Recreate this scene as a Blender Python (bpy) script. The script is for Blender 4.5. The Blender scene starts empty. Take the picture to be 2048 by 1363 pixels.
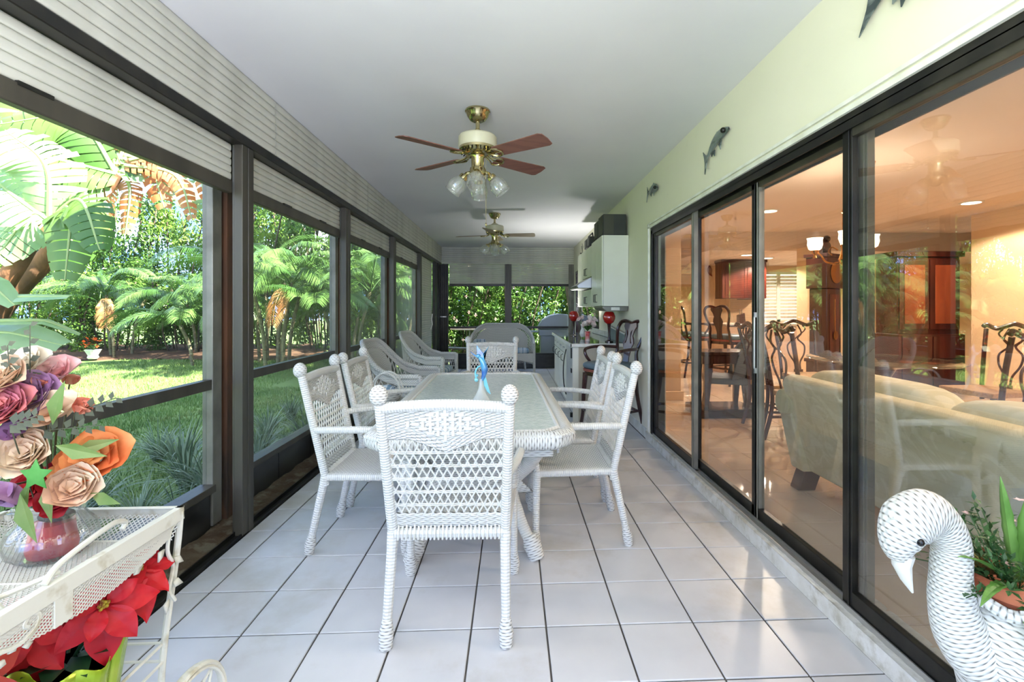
import bpy, math, random
from math import sin, cos, pi, radians, sqrt, atan2
from mathutils import Vector, Matrix, Euler
C = bpy.context.scene.collection
SC = bpy.context.scene
random.seed(7)

# ------------------------------------------------------------------ camera
H = 1.30
cam = bpy.data.cameras.new('camera'); co = bpy.data.objects.new('camera', cam); C.objects.link(co)
cam.sensor_width = 36.0; cam.lens = 957 / 2048 * 36
cam.shift_x = (1024 - 1068) / 2048; cam.shift_y = (617 - 681.5) / 2048
co.location = (0, 0, H); co.rotation_euler = (pi / 2, 0, -0.045)
cam.clip_start = 0.05; cam.clip_end = 300
SC.camera = co
# ------------------------------------------------------------------ world, sun, exposure
w = bpy.data.worlds.new('sky'); SC.world = w; w.use_nodes = True
nt = w.node_tree; nt.nodes.clear()
out = nt.nodes.new('ShaderNodeOutputWorld'); bg = nt.nodes.new('ShaderNodeBackground')
tc = nt.nodes.new('ShaderNodeTexCoord'); nz = nt.nodes.new('ShaderNodeTexNoise')
mp = nt.nodes.new('ShaderNodeMapping'); mp.inputs['Scale'].default_value = (1.6, 1.6, 4)
nz.inputs['Scale'].default_value = 1.3; nz.inputs['Detail'].default_value = 6
cr = nt.nodes.new('ShaderNodeValToRGB')
cr.color_ramp.elements[0].position = 0.46; cr.color_ramp.elements[0].color = (0.19, 0.38, 0.86, 1)
cr.color_ramp.elements[1].position = 0.62; cr.color_ramp.elements[1].color = (1, 1, 1, 1)
nt.links.new(tc.outputs['Generated'], mp.inputs['Vector']); nt.links.new(mp.outputs[0], nz.inputs['Vector'])
nt.links.new(nz.outputs['Fac'], cr.inputs['Fac']); nt.links.new(cr.outputs['Color'], bg.inputs['Color'])
bg.inputs['Strength'].default_value = 4.6
nt.links.new(bg.outputs[0], out.inputs['Surface'])
def lamp(name, kind, loc, energy, color, rot=(0, 0, 0), size=None, size_y=None, r=None):
    l = bpy.data.lights.new(name, kind); l.energy = energy; l.color = color
    if kind == 'AREA':
        l.shape = 'RECTANGLE'; l.size = size; l.size_y = size_y or size
    if r is not None: l.shadow_soft_size = r
    o = bpy.data.objects.new(name, l); o.location = loc; o.rotation_euler = rot; C.objects.link(o)
    return o
sun = lamp('sun', 'SUN', (3, -2, 12), 38.0, (1, 0.95, 0.86)); sun.data.angle = radians(0.6)
sd = Vector((-1.0, 0.28, -1.0)).normalized(); sun.rotation_euler = sd.to_track_quat('-Z', 'Y').to_euler()
# unseen area lights added behind the camera to fill the porch and its ceiling
lamp('rear_fill', 'AREA', (-0.1, -1.9, 1.9), 8, (1, 0.985, 0.96), (radians(83), 0, 0), 2.6, 1.3)
lamp('ceiling_fill', 'AREA', (-0.55, -0.8, 1.35), 150, (1, 0.985, 0.96), (radians(166), 0, 0), 1.6, 1.2)
# unseen spot added above the far counter, brightens the far end off the ceiling
fill_spot = lamp('far_fill', 'SPOT', (0.95, 7.75, 1.05), 90, (1, 0.985, 0.96), (0, radians(180 + 12), 0), r=0.05); fill_spot.data.spot_size = radians(150); fill_spot.data.spot_blend = 0.8
SC.view_settings.view_transform = 'Standard'; SC.view_settings.look = 'None'
SC.view_settings.gamma = 1; SC.view_settings.use_curve_mapping = False
SC.view_settings.exposure = 0.27
SC.cycles.max_bounces = 8; SC.cycles.diffuse_bounces = 4; SC.cycles.glossy_bounces = 4
SC.cycles.transmission_bounces = 6; SC.cycles.transparent_max_bounces = 24
SC.cycles.caustics_reflective = False; SC.cycles.caustics_refractive = False
SC.cycles.sample_clamp_indirect = 6; SC.cycles.use_denoising = True

# ------------------------------------------------------------------ materials
MT = {}
def S(v):  # sRGB 0..255 to linear
    return tuple((c / 255 / 12.92 if c / 255 <= 0.04045 else ((c / 255 + 0.055) / 1.055) ** 2.4) for c in v) + (1,)
def mat(name, col, rough=0.5, metal=0.0, col2=None, nscale=8, ndist=0, bump=0.0, bscale=40, emit=None, estr=0, pat=None, grime_shade=None,
        trans=0, spec=0.5, sub=0, stretch=None, coat=0, thr=(0.4, 0.65), alpha=None):
    if name in MT: return MT[name]
    m = bpy.data.materials.new(name); m.use_nodes = True; t = m.node_tree; n = t.nodes; L = t.links
    b = n['Principled BSDF']; b.inputs['Base Color'].default_value = S(col)
    b.inputs['Roughness'].default_value = rough; b.inputs['Metallic'].default_value = metal
    b.inputs['Specular IOR Level'].default_value = spec
    b.inputs['Transmission Weight'].default_value = trans; b.inputs['Coat Weight'].default_value = coat
    if emit: b.inputs['Emission Color'].default_value = S(emit); b.inputs['Emission Strength'].default_value = estr
    def math_(op, a, c=None, clamp=False):
        q = n.new('ShaderNodeMath'); q.operation = op; q.use_clamp = clamp
        for i, v in enumerate((a, c)):
            if v is None: continue
            if isinstance(v, (int, float)): q.inputs[i].default_value = v
            else: L.new(v, q.inputs[i])
        return q.outputs[0]
    hgt = None; colout = None
    tcn = n.new('ShaderNodeTexCoord'); src = tcn.outputs['Object']
    if stretch:
        mpn = n.new('ShaderNodeMapping'); mpn.inputs['Scale'].default_value = stretch; L.new(src, mpn.inputs[0]); src = mpn.outputs[0]
    if col2:
        nn = n.new('ShaderNodeTexNoise'); nn.inputs['Scale'].default_value = nscale; nn.inputs['Detail'].default_value = 5
        nn.inputs['Distortion'].default_value = ndist
        L.new(src, nn.inputs['Vector']); r = n.new('ShaderNodeValToRGB')
        r.color_ramp.elements[0].position = thr[0]; r.color_ramp.elements[0].color = S(col)
        r.color_ramp.elements[1].position = thr[1]; r.color_ramp.elements[1].color = S(col2)
        L.new(nn.outputs['Fac'], r.inputs[0]); colout = r.outputs[0]
    if bump:
        bn = n.new('ShaderNodeTexNoise'); bn.inputs['Scale'].default_value = bscale; bn.inputs['Detail'].default_value = 4
        L.new(src, bn.inputs['Vector']); hgt = math_('MULTIPLY', bn.outputs['Fac'], bump)
    if pat:
        sx = n.new('ShaderNodeSeparateXYZ'); L.new(tcn.outputs['UV'], sx.inputs[0])
        U, V = sx.outputs[0], sx.outputs[1]
        rowv = math_('ABSOLUTE', math_('SINE', math_('MULTIPLY', V, pi)))
        if pat == 'wrap':
            k = rowv; dark = math_('SUBTRACT', 1.0, math_('MULTIPLY', k, 5.0), True)
        else:
            fl = math_('FLOOR', V); ph = math_('ADD', U, fl)
            over = math_('SINE', math_('MULTIPLY', ph, pi))       # + over, - under
            k = math_('MULTIPLY', rowv, math_('ADD', math_('MULTIPLY', over, 0.45), 0.6))
            bi = math_('FLOOR', math_('ADD', V, 0.5))     # index of the gap between two weavers
            hole = math_('POWER', math_('ABSOLUTE', math_('SINE', math_('MULTIPLY', math_('ADD', U, bi), pi / 2))), 2.5)
            dark = math_('MULTIPLY', math_('SUBTRACT', 1.0, math_('MULTIPLY', rowv, 1.45), True), math_('ADD', math_('MULTIPLY', hole, 0.9), 0.3), True)
        mx = n.new('ShaderNodeMix'); mx.data_type = 'RGBA'
        mx.inputs[6].default_value = S(col); mx.inputs[7].default_value = S(grime_shade or (90, 85, 72))  # gap colour: grime plus the shade between strands, painted in
        if colout: L.new(colout, mx.inputs[6])
        L.new(math_('MULTIPLY', dark, 0.95 if pat == 'weave' else 0.6), mx.inputs[0]); colout = mx.outputs[2]
        hgt = k
    if colout: L.new(colout, b.inputs['Base Color'])
    if hgt is not None:
        bp = n.new('ShaderNodeBump'); bp.inputs['Strength'].default_value = 0.6
        bp.inputs['Distance'].default_value = 0.004 if pat else 0.01
        L.new(hgt, bp.inputs['Height']); L.new(bp.outputs[0], b.inputs['Normal'])
    if sub:  # thin leaf: light comes through
        tr = n.new('ShaderNodeBsdfTranslucent'); ms = n.new('ShaderNodeMixShader'); ms.inputs[0].default_value = sub
        if colout: L.new(colout, tr.inputs[0])
        else: tr.inputs[0].default_value = S(col)
        L.new(b.outputs[0], ms.inputs[1]); L.new(tr.outputs[0], ms.inputs[2]); L.new(ms.outputs[0], n['Material Output'].inputs[0])
    MT[name] = m; return m
def pane_mat(name, tint=(1, 1, 1), boost=1.0, rough=0.0, ior=1.5, dust=0.0, dcol=(150, 150, 140)):
    m = bpy.data.materials.new(name); m.use_nodes = True; t = m.node_tree; n = t.nodes; L = t.links
    n.remove(n['Principled BSDF'])
    tr = n.new('ShaderNodeBsdfTransparent'); tr.inputs[0].default_value = (*tint, 1)
    gl = n.new('ShaderNodeBsdfGlossy'); gl.inputs['Roughness'].default_value = rough
    lw = n.new('ShaderNodeLayerWeight'); lw.inputs[0].default_value = 0.5      # facing = 1 - cos(angle): the Schlick curve, same from both sides
    pw = n.new('ShaderNodeMath'); pw.operation = 'POWER'; pw.inputs[1].default_value = 4.6; L.new(lw.outputs['Facing'], pw.inputs[0])
    mu = n.new('ShaderNodeMath'); mu.operation = 'MULTIPLY_ADD'; mu.inputs[1].default_value = 0.96; mu.inputs[2].default_value = 0.04 * boost; mu.use_clamp = True
    L.new(pw.outputs[0], mu.inputs[0]); ms = n.new('ShaderNodeMixShader')
    L.new(mu.outputs[0], ms.inputs[0]); L.new(tr.outputs[0], ms.inputs[1]); L.new(gl.outputs[0], ms.inputs[2])
    o = ms.outputs[0]
    if dust:
        df = n.new('ShaderNodeBsdfDiffuse'); df.inputs[0].default_value = S(dcol)
        m2 = n.new('ShaderNodeMixShader'); m2.inputs[0].default_value = dust
        L.new(o, m2.inputs[1]); L.new(df.outputs[0], m2.inputs[2]); o = m2.outputs[0]
    L.new(o, n['Material Output'].inputs[0]); MT[name] = m; return m
white = mat('white_paint', (232, 232, 226), 0.45, col2=(214, 213, 203), nscale=9)
wick = mat('wicker_weave', (219, 219, 214), 0.5, pat='weave', grime_shade=(70, 66, 56))
wrap = mat('wicker_wrap', (219, 219, 214), 0.5, pat='wrap', grime_shade=(120, 116, 104), col2=(216, 214, 204), nscale=14, thr=(0.5, 0.8))
strandm = mat('wicker_strand', (224, 224, 218), 0.5, col2=(206, 204, 192), nscale=22, thr=(0.5, 0.8))
black = mat('black_aluminium', (22, 22, 20), 0.35, metal=0.3, col2=(44, 42, 36), nscale=7)
bronze = mat('bronze_aluminium', (78, 74, 64), 0.42, metal=0.2, col2=(60, 57, 50), nscale=6, stretch=(1, 1, 0.15))
greyal = mat('grey_aluminium', (128, 126, 116), 0.4, metal=0.35, col2=(104, 102, 92), nscale=5)
silver = mat('silver_track', (190, 190, 188), 0.3, metal=0.8)
slatm = mat('shutter_slat', (206, 206, 194), 0.5, col2=(188, 188, 176), nscale=3, bump=0.05, bscale=60)
brass = mat('polished_brass', (196, 184, 140), 0.16, metal=1.0)
chrome = mat('chrome', (200, 200, 198), 0.15, metal=1.0)
cherry = mat('cherry_wood', (80, 30, 20), 0.28, col2=(52, 18, 13), nscale=6, stretch=(1, 1, 0.2), coat=0.4)
darkwood = mat('dark_mahogany', (58, 20, 18), 0.25, col2=(36, 12, 12), nscale=8, stretch=(1, 1, 0.2), coat=0.5)

# ------------------------------------------------------------------ mesh builder
class MB:
    def __init__(s): s.v = []; s.f = []; s.uv = []
    def add(s, vs, fs, uvs=None):
        o = len(s.v); s.v += [tuple(p) for p in vs]
        for i, f in enumerate(fs):
            s.f.append([o + k for k in f]); s.uv.append(uvs[i] if uvs else None)
        return s
    def box(s, x0, x1, y0, y1, z0, z1, M=None):
        vs = [Vector((x, y, z)) for z in (z0, z1) for y in (y0, y1) for x in (x0, x1)]
        if M: vs = [M @ v for v in vs]
        return s.add(vs, [(0, 2, 3, 1), (4, 5, 7, 6), (0, 1, 5, 4), (2, 6, 7, 3), (0, 4, 6, 2), (1, 3, 7, 5)])
    def cbox(s, c, d, M=None):
        return s.box(c[0] - d[0] / 2, c[0] + d[0] / 2, c[1] - d[1] / 2, c[1] + d[1] / 2, c[2] - d[2] / 2, c[2] + d[2] / 2, M)
    def tube(s, pts, r, n=8, wraps=None, flat=1.0, up=None, closed=False, uturn=1.0):
        pts = [Vector(p) for p in pts]; m = len(pts); rr = r if isinstance(r, (list, tuple)) else [r] * m
        vs = []; ln = 0; prev = None; lens = []
        for i, p in enumerate(pts):
            if closed: t = pts[(i + 1) % m] - pts[i - 1]
            else: t = pts[min(i + 1, m - 1)] - pts[max(i - 1, 0)]
            t = t.normalized() if t.length > 1e-9 else Vector((0, 0, 1))
            if prev is None:
                a = Vector(up) if up else (Vector((0, 0, 1)) if abs(t.z) < 0.9 else Vector((1, 0, 0)))
            else: a = prev
            a = (a - t * a.dot(t))
            a = a.normalized() if a.length > 1e-6 else t.orthogonal().normalized()
            prev = a; b = t.cross(a)
            if i: ln += (p - pts[i - 1]).length
            lens.append(ln)
            for k in range(n):
                an = 2 * pi * k / n
                vs.append(p + (a * cos(an) * flat + b * sin(an)) * rr[i])
        fs = []; uv = []; sc = (1 / wraps) if wraps else 1.0
        last = m if closed else m - 1
        for i in range(last):
            j = (i + 1) % m
            for k in range(n):
                k2 = (k + 1) % n
                fs.append((i * n + k, i * n + k2, j * n + k2, j * n + k))
                v0, v1 = lens[i] * sc, (lens[j] if j else lens[-1] + (pts[0] - pts[-1]).length) * sc
                uv.append([(k / n * uturn, v0), ((k + 1) / n * uturn, v0), ((k + 1) / n * uturn, v1), (k / n * uturn, v1)])
        if not closed:
            fs.append(tuple(range(n))[::-1]); uv.append(None)
            fs.append(tuple((m - 1) * n + k for k in range(n))); uv.append(None)
        return s.add(vs, fs, uv)
    def lathe(s, prof, n=20, c=(0, 0, 0), M=None, uvs=None, scx=1, scy=1):
        vs = []; c = Vector(c)
        for (r, z) in prof:
            for k in range(n):
                a = 2 * pi * k / n; p = Vector((r * cos(a) * scx, r * sin(a) * scy, z))
                vs.append((M @ p if M else p) + c)
        fs = []; uv = []
        for i in range(len(prof) - 1):
            for k in range(n):
                k2 = (k + 1) % n; fs.append((i * n + k, i * n + k2, (i + 1) * n + k2, (i + 1) * n + k))
                if uvs:
                    a, b = uvs; uv.append([(k / n * a, i * b), ((k + 1) / n * a, i * b), ((k + 1) / n * a, (i + 1) * b), (k / n * a, (i + 1) * b)])
                else: uv.append(None)
        if prof[0][0] > 1e-5: fs.append(tuple(range(n))[::-1]); uv.append(None)
        if prof[-1][0] > 1e-5: fs.append(tuple((len(prof) - 1) * n + k for k in range(n))); uv.append(None)
        return s.add(vs, fs, uv)
    def ball(s, c, r, n=12, m=8, sc=(1, 1, 1), uvs=None):
        prof = [(r * sin(pi * i / m), -r * cos(pi * i / m)) for i in range(m + 1)]
        prof[0] = (1e-4, -r); prof[-1] = (1e-4, r)
        return s.lathe(prof, n, c, Matrix.Diagonal((*sc, 1)), uvs)
    def grid(s, fn, nu, nv, uvs=(1, 1), thick=0, mask=None):
        vs = [Vector(fn(i / nu, j / nv)) for j in range(nv + 1) for i in range(nu + 1)]
        fs = []; uv = []
        for j in range(nv):
            for i in range(nu):
                if mask and not mask((i + .5) / nu, (j + .5) / nv): continue
                a = j * (nu + 1) + i; fs.append((a, a + 1, a + nu + 2, a + nu + 1))
                u0, u1, v0, v1 = i / nu * uvs[0], (i + 1) / nu * uvs[0], j / nv * uvs[1], (j + 1) / nv * uvs[1]
                uv.append([(u0, v0), (u1, v0), (u1, v1), (u0, v1)])
        return s.add(vs, fs, uv)
    def poly(s, pts, d):  # closed outline extruded along vector d
        n = len(pts); d = Vector(d); pts = [Vector(p) for p in pts]
        return s.add(pts + [p + d for p in pts], [tuple(range(n))[::-1], tuple(range(n, 2 * n))] + [(i, (i + 1) % n, n + (i + 1) % n, n + i) for i in range(n)])
    def mesh(s, name, m, smooth=True):
        me = bpy.data.meshes.new(name); me.from_pydata(s.v, [], s.f); me.materials.append(m)
        if any(u for u in s.uv):
            L = me.uv_layers.new(name='uv'); flat = []
            for f, u in zip(s.f, s.uv):
                if u: 
                    for q in u: flat += [q[0], q[1]]
                else: flat += [0.5, 0.5] * len(f)
            L.data.foreach_set('uv', flat)
        if smooth:
            me.shade_smooth() if hasattr(me, 'shade_smooth') else None
        return me
    def build(s, name, m, parent=None, smooth=True, bev=0, label=None, kind=None, sharp=35, solid=0):
        me = s.mesh(name, m, smooth)
        if smooth: me.set_sharp_from_angle(angle=radians(sharp))
        return place(me, name, parent, bev, label, kind, solid)
def place(me, name, parent=None, bev=0, label=None, kind=None, solid=0):
    o = bpy.data.objects.new(name, me); C.objects.link(o)
    if parent: o.parent = parent
    if solid:
        b = o.modifiers.new('t', 'SOLIDIFY'); b.thickness = solid; b.offset = 0
    if bev:
        b = o.modifiers.new('b', 'BEVEL'); b.width = bev; b.segments = 2; b.limit_method = 'ANGLE'
    if label: o['label'] = label
    if kind: o['kind'] = kind
    return o
def thing(name, label, cat, loc=(0, 0, 0), rz=0, group=None):
    o = bpy.data.objects.new(name, None); o.empty_display_size = 0.1; C.objects.link(o)
    o.location = loc; o.rotation_euler = (0, 0, rz); o['label'] = label; o['category'] = cat
    if group: o['group'] = group
    return o
def tag(o, label, cat, group=None):
    o['label'] = label; o['category'] = cat
    if group: o['group'] = group
    return o
def struct(o): o['kind'] = 'structure'; return o
KIDS = {}
def kids(o): return [c for c in bpy.data.objects if c.parent == o]
def dup(o, loc, rz, label, group=None, scale=None):
    def cp(x, par):
        c = x.copy(); C.objects.link(c); c.parent = par
        for k in list(x.children): cp(k, c)
        return c
    r = cp(o, None); r.location = loc; r.rotation_euler = (0, 0, rz); r['label'] = label
    if group: r['group'] = group
    if scale: r.scale = (scale,) * 3
    return r
def bez(p0, p1, p2, p3, n=8):
    P = [Vector(p) for p in (p0, p1, p2, p3)]
    return [P[0] * (1 - t) ** 3 + P[1] * 3 * t * (1 - t) ** 2 + P[2] * 3 * t * t * (1 - t) + P[3] * t ** 3 for t in [i / n for i in range(n + 1)]]
def smoothp(pts, k=6):  # Catmull-Rom
    P = [Vector(p) for p in pts]; P = [P[0] * 2 - P[1]] + P + [P[-1] * 2 - P[-2]]; r = []
    for i in range(1, len(P) - 2):
        for j in range(k):
            t = j / k; a, b, c, d = P[i - 1], P[i], P[i + 1], P[i + 2]
            r.append(0.5 * ((2 * b) + (c - a) * t + (2 * a - 5 * b + 4 * c - d) * t * t + (3 * b - a - 3 * c + d) * t ** 3))
    r.append(P[-2]); return r
def lerp(a, b, t): return a + (b - a) * t
def interp(xs, n):  # resample a list of numbers to n
    r = []
    for i in range(n):
        t = i / (n - 1) * (len(xs) - 1); k = min(int(t), len(xs) - 2); r.append(lerp(xs[k], xs[k + 1], t - k))
    return r
# ------------------------------------------------------------------ setting: porch shell
XL, XR, YE, ZC = -1.535, 1.345, 10.45, 2.64
def pos_mat(name, c1, c2, sc, c3=None, sc3=1.2, thr3=(0.5, 0.66), rough=0.5, bump=0.0, rnd=0.0, spec=0.5, fac3=0.5):
    m = bpy.data.materials.new(name); m.use_nodes = True; n = m.node_tree.nodes; L = m.node_tree.links
    b = n['Principled BSDF']; b.inputs['Roughness'].default_value = rough; b.inputs['Specular IOR Level'].default_value = spec
    g = n.new('ShaderNodeNewGeometry'); no = n.new('ShaderNodeTexNoise'); no.inputs['Scale'].default_value = sc; no.inputs['Detail'].default_value = 6
    L.new(g.outputs['Position'], no.inputs['Vector']); r = n.new('ShaderNodeValToRGB')
    r.color_ramp.elements[0].position = 0.35; r.color_ramp.elements[0].color = S(c1)
    r.color_ramp.elements[1].position = 0.68; r.color_ramp.elements[1].color = S(c2); L.new(no.outputs['Fac'], r.inputs[0]); col = r.outputs[0]
    if c3:
        n3 = n.new('ShaderNodeTexNoise'); n3.inputs['Scale'].default_value = sc3; n3.inputs['Detail'].default_value = 7; n3.inputs['Roughness'].default_value = 0.65
        L.new(g.outputs['Position'], n3.inputs['Vector']); r3 = n.new('ShaderNodeValToRGB')
        r3.color_ramp.elements[0].position = thr3[0]; r3.color_ramp.elements[0].color = (0, 0, 0, 1)
        r3.color_ramp.elements[1].position = thr3[1]; r3.color_ramp.elements[1].color = (fac3, fac3, fac3, 1)
        L.new(n3.outputs['Fac'], r3.inputs[0]); mx = n.new('ShaderNodeMix'); mx.data_type = 'RGBA'
        L.new(r3.outputs[0], mx.inputs[0]); L.new(col, mx.inputs[6]); mx.inputs[7].default_value = S(c3); col = mx.outputs[2]
    if rnd:
        oi = n.new('ShaderNodeObjectInfo'); hs = n.new('ShaderNodeHueSaturation'); ma = n.new('ShaderNodeMapRange')
        ma.inputs[3].default_value = 1 - rnd; ma.inputs[4].default_value = 1 + rnd * 0.4; L.new(oi.outputs['Random'], ma.inputs[0])
        L.new(ma.outputs[0], hs.inputs['Value']); L.new(col, hs.inputs['Color']); col = hs.outputs[0]
    L.new(col, b.inputs['Base Color'])
    if bump:
        bp = n.new('ShaderNodeBump'); bp.inputs['Strength'].default_value = bump; bp.inputs['Distance'].default_value = 0.01
        n2 = n.new('ShaderNodeTexNoise'); n2.inputs['Scale'].default_value = sc * 4; n2.inputs['Detail'].default_value = 4
        L.new(g.outputs['Position'], n2.inputs['Vector']); L.new(n2.outputs['Fac'], bp.inputs['Height']); L.new(bp.outputs[0], b.inputs['Normal'])
    MT[name] = m; return m
tile_m = pos_mat('floor_tile', (206, 207, 210), (194, 195, 198), 3, (164, 156, 140), 1.1, (0.52, 0.72), 0.32, 0.02, 0.035, fac3=0.75)
grout_m = pos_mat('grout', (62, 60, 58), (88, 84, 78), 8, rough=0.9)
intile_m = pos_mat('cream_floor_tile', (226, 205, 182), (216, 192, 168), 2, rough=0.07, rnd=0.03)
ingrout_m = pos_mat('tan_grout', (176, 150, 124), (160, 136, 112), 6, rough=0.8)
ceil_m = pos_mat('ceiling_plaster', (222, 222, 224), (216, 216, 219), 1.2, rough=0.85, bump=0.25)
wall_m = pos_mat('cream_stucco', (229, 225, 208), (224, 221, 202), 1.5, (214, 206, 184), 6, (0.62, 0.8), rough=0.8, bump=0.1)
sill_m = pos_mat('peeling_white_sill', (226, 226, 222), (206, 204, 194), 9, (150, 143, 116), 11, (0.5, 0.66), rough=0.8, bump=0.5)
ledge_m = pos_mat('weathered_ledge', (96, 84, 66), (70, 52, 34), 8, (130, 126, 108), 12, (0.5, 0.62), rough=0.9, bump=0.6)
peach = pos_mat('peach_wall', (232, 204, 166), (228, 198, 160), 1, rough=0.8)
inceil = pos_mat('inner_ceiling', (232, 216, 200), (228, 210, 192), 1, rough=0.8)
rust = mat('rusty_brown_post', (96, 62, 38), 0.8, col2=(52, 40, 30), nscale=9, stretch=(1, 1, 0.25), bump=0.3, bscale=20)
kick = mat('black_kick_panel', (18, 18, 17), 0.28, col2=(52, 52, 48), nscale=3, stretch=(1, 1, 2.5))
screen = pane_mat('insect_screen', (0.92, 0.925, 0.92), 0.02, 0.4, dust=0.02, dcol=(120, 124, 112))
screen2 = pane_mat('dusty_insect_screen', (0.88, 0.89, 0.87), 0.02, 0.4, dust=0.045, dcol=(132, 138, 112))
glass = pane_mat('door_glass', (0.93, 0.94, 0.93), 3.4, 0.0, 1.52)

floor = struct(MB().box(XL - 0.0, 1.40, -2.2, 10.6, -0.20, -0.005).build('floor', grout_m, smooth=False))
def tile_mesh(x, y, name, m, g=0.0035, z=0.0, t=0.012):
    b = MB(); c = 0.0025; x0, x1, y0, y1 = g, x - g, g, y - g
    vs = [(x0, y0, -t), (x1, y0, -t), (x1, y1, -t), (x0, y1, -t), (x0, y0, z - c), (x1, y0, z - c), (x1, y1, z - c), (x0, y1, z - c),
          (x0 + c, y0 + c, z), (x1 - c, y0 + c, z), (x1 - c, y1 - c, z), (x0 + c, y1 - c, z)]
    fs = [(8, 9, 10, 11)] + [(i, (i + 1) % 4, 4 + (i + 1) % 4, 4 + i) for i in range(4)] + [(4 + i, 4 + (i + 1) % 4, 8 + (i + 1) % 4, 8 + i) for i in range(4)]
    b.add(vs, fs); return b.mesh(name, m, False)
TS = 0.305; cols = [(XL, -1.387 - XL)] + [(-1.387 + TS * i, TS) for i in range(8)] + [(1.053, 1.33 - 1.053)]
tmesh = {}
for j in range(-2, 28):
    y = 1.955 + TS * j
    ty = TS if y + TS < YE else YE - y
    for x, tw in cols:
        k = (round(tw, 3), round(ty, 3))
        if k not in tmesh: tmesh[k] = tile_mesh(tw, ty, 'tile', tile_m)
        o = place(tmesh[k], 'tile', floor); o.location = (x, y, random.uniform(-0.0006, 0.0006))
b = MB()
for j in range(-13, -2):
    for x, tw in cols: b.box(x + .0035, x + tw - .0035, 1.955 + TS * j + .0035, 1.955 + TS * (j + 1) - .0035, -0.01, 0)
b.build('tile_field', tile_m, floor, False, kind='stuff')
roof = struct(MB().box(-2.3, 9.6, -2.6, 11.2, 2.78, 2.95).build('roof', white, smooth=False))
ceiling = struct(MB().box(-1.85, 1.40, -2.2, 10.7, ZC, 2.78).build('ceiling', ceil_m, smooth=False))

# slats: curved strips, one object each
def slat_mesh(L, h, d, axis='y', m=None):
    b = MB(); n = 6; prof = [(d * sin(pi * i / n) ** 0.7 if 0 < i < n else 0, -h / 2 * cos(pi * i / n) * 0.96) for i in range(n + 1)]
    pts = [(p[0], 0, p[1]) for p in prof] + [(-0.008, 0, h / 2 * 0.9), (-0.008, 0, -h / 2 * 0.9)]
    if axis == 'x': pts = [(0, -p[0], p[2]) for p in pts]; b.poly(pts, (L, 0, 0))
    else: b.poly(pts, (0, L, 0))
    me = b.mesh('slat', m or slatm); me.set_sharp_from_angle(angle=radians(50)); return me
def slat_stack(par, x, y, z0, z1, L, h, d, axis='y'):
    me = slat_mesh(L, h, d, axis); n = max(1, round((z1 - z0) / h))
    for i in range(n):
        o = place(me, 'slat', par); o.location = (x, y, z0 + (z1 - z0) * (i + 0.5) / n)
# left wall
wl = struct(MB().box(-1.80, -1.60, -1.4, 10.6, 2.30, 2.66).build('wall_left', white, smooth=False))
joints = [-1.4, 1.15, 3.16, 5.13, 7.15, 9.27, 10.42]
for a, c in zip(joints, joints[1:]):
    f = thing('fascia_panel', 'ribbed pale fascia panel under the ceiling over left screens, %s' % (
        {-1.4: 'cut by the top frame edge', 1.15: 'nearest with both ends', 3.16: 'above the second opening', 5.13: 'above the third opening',
         7.15: 'above the fourth opening', 9.27: 'short one in the far corner'}[a]), 'fascia panel', (XL, a, 2.29), 0, 'ribbed fascia panels')
    slat_stack(f, 0, 0.004, 0, 0.35, c - a - 0.008, 0.05, 0.009)
    MB().box(-0.06, -0.009, 0.0, c - a - 0.0, 0, 0.35).build('backing', slatm, f, False)
struct(MB().box(-1.66, -1.528, -1.4, 10.42, 2.235, 2.288).build('trim_header', black, smooth=False, bev=0.004))
posts = [(2.80, 2.915), (4.50, 4.62), (6.28, 6.40), (8.08, 8.20)]
for i, (a, c) in enumerate(posts):
    b = MB().box(-1.585, -1.537, a, (a + c) / 2 - 0.002, 0.0, 2.24).box(-1.585, -1.535, (a + c) / 2 + 0.002, c, 0.0, 2.24).box(-1.60, -1.59, a + .01, c - .01, 0, 2.24)
    o = b.build('screen_post', bronze, None, False, bev=0.003)
    tag(o, 'dark bronze inner post of the left screen wall, %s' % ['nearest the camera', 'between second and third openings', 'between third and fourth openings', 'beside the closed shutter'][i], 'post', 'inner screen posts')
bays = [(-1.2, 2.80), (2.915, 4.50), (4.62, 6.28), (6.40, 8.08)]
nm = ['nearest', 'second', 'third', 'fourth']
for i, (a, c) in enumerate(bays):
    t = thing('roll_shutter', 'partly lowered pale roll shutter over the %s left opening' % nm[i], 'shutter', (-1.60, a + 0.01, 0), 0, 'roll shutters along the left side')
    slat_stack(t, 0, 0, 2.03, 2.235, c - a - 0.02, 0.041, 0.006)
    MB().box(-0.03, 0.012, 0, c - a - 0.02, 1.955, 2.03).build('bottom_rail', bronze, t, False, bev=0.006)
    for q in (0.3, 0.7):
        MB().box(0.0, 0.016, (c - a) * q, (c - a) * q + 0.12, 2.02, 2.034).build('lock_bar', black, t, False)
t = thing('roll_shutter', 'fully lowered pale roll shutter in the far left corner', 'shutter', (-1.60, 8.2, 0), 0, 'roll shutters along the left side')
slat_stack(t, 0, 0, 0.03, 2.235, 1.35, 0.042, 0.007)
MB().box(-0.03, 0.012, 0, 1.35, 0.0, 0.04).build('bottom_rail', bronze, t, False)
MB().tube([(0.02, 1.15, 0.9), (0.045, 1.17, 1.0), (0.03, 1.18, 1.1), (0.04, 1.2, 1.2)], 0.012, 6).build('pull_strap', white, t)
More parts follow.
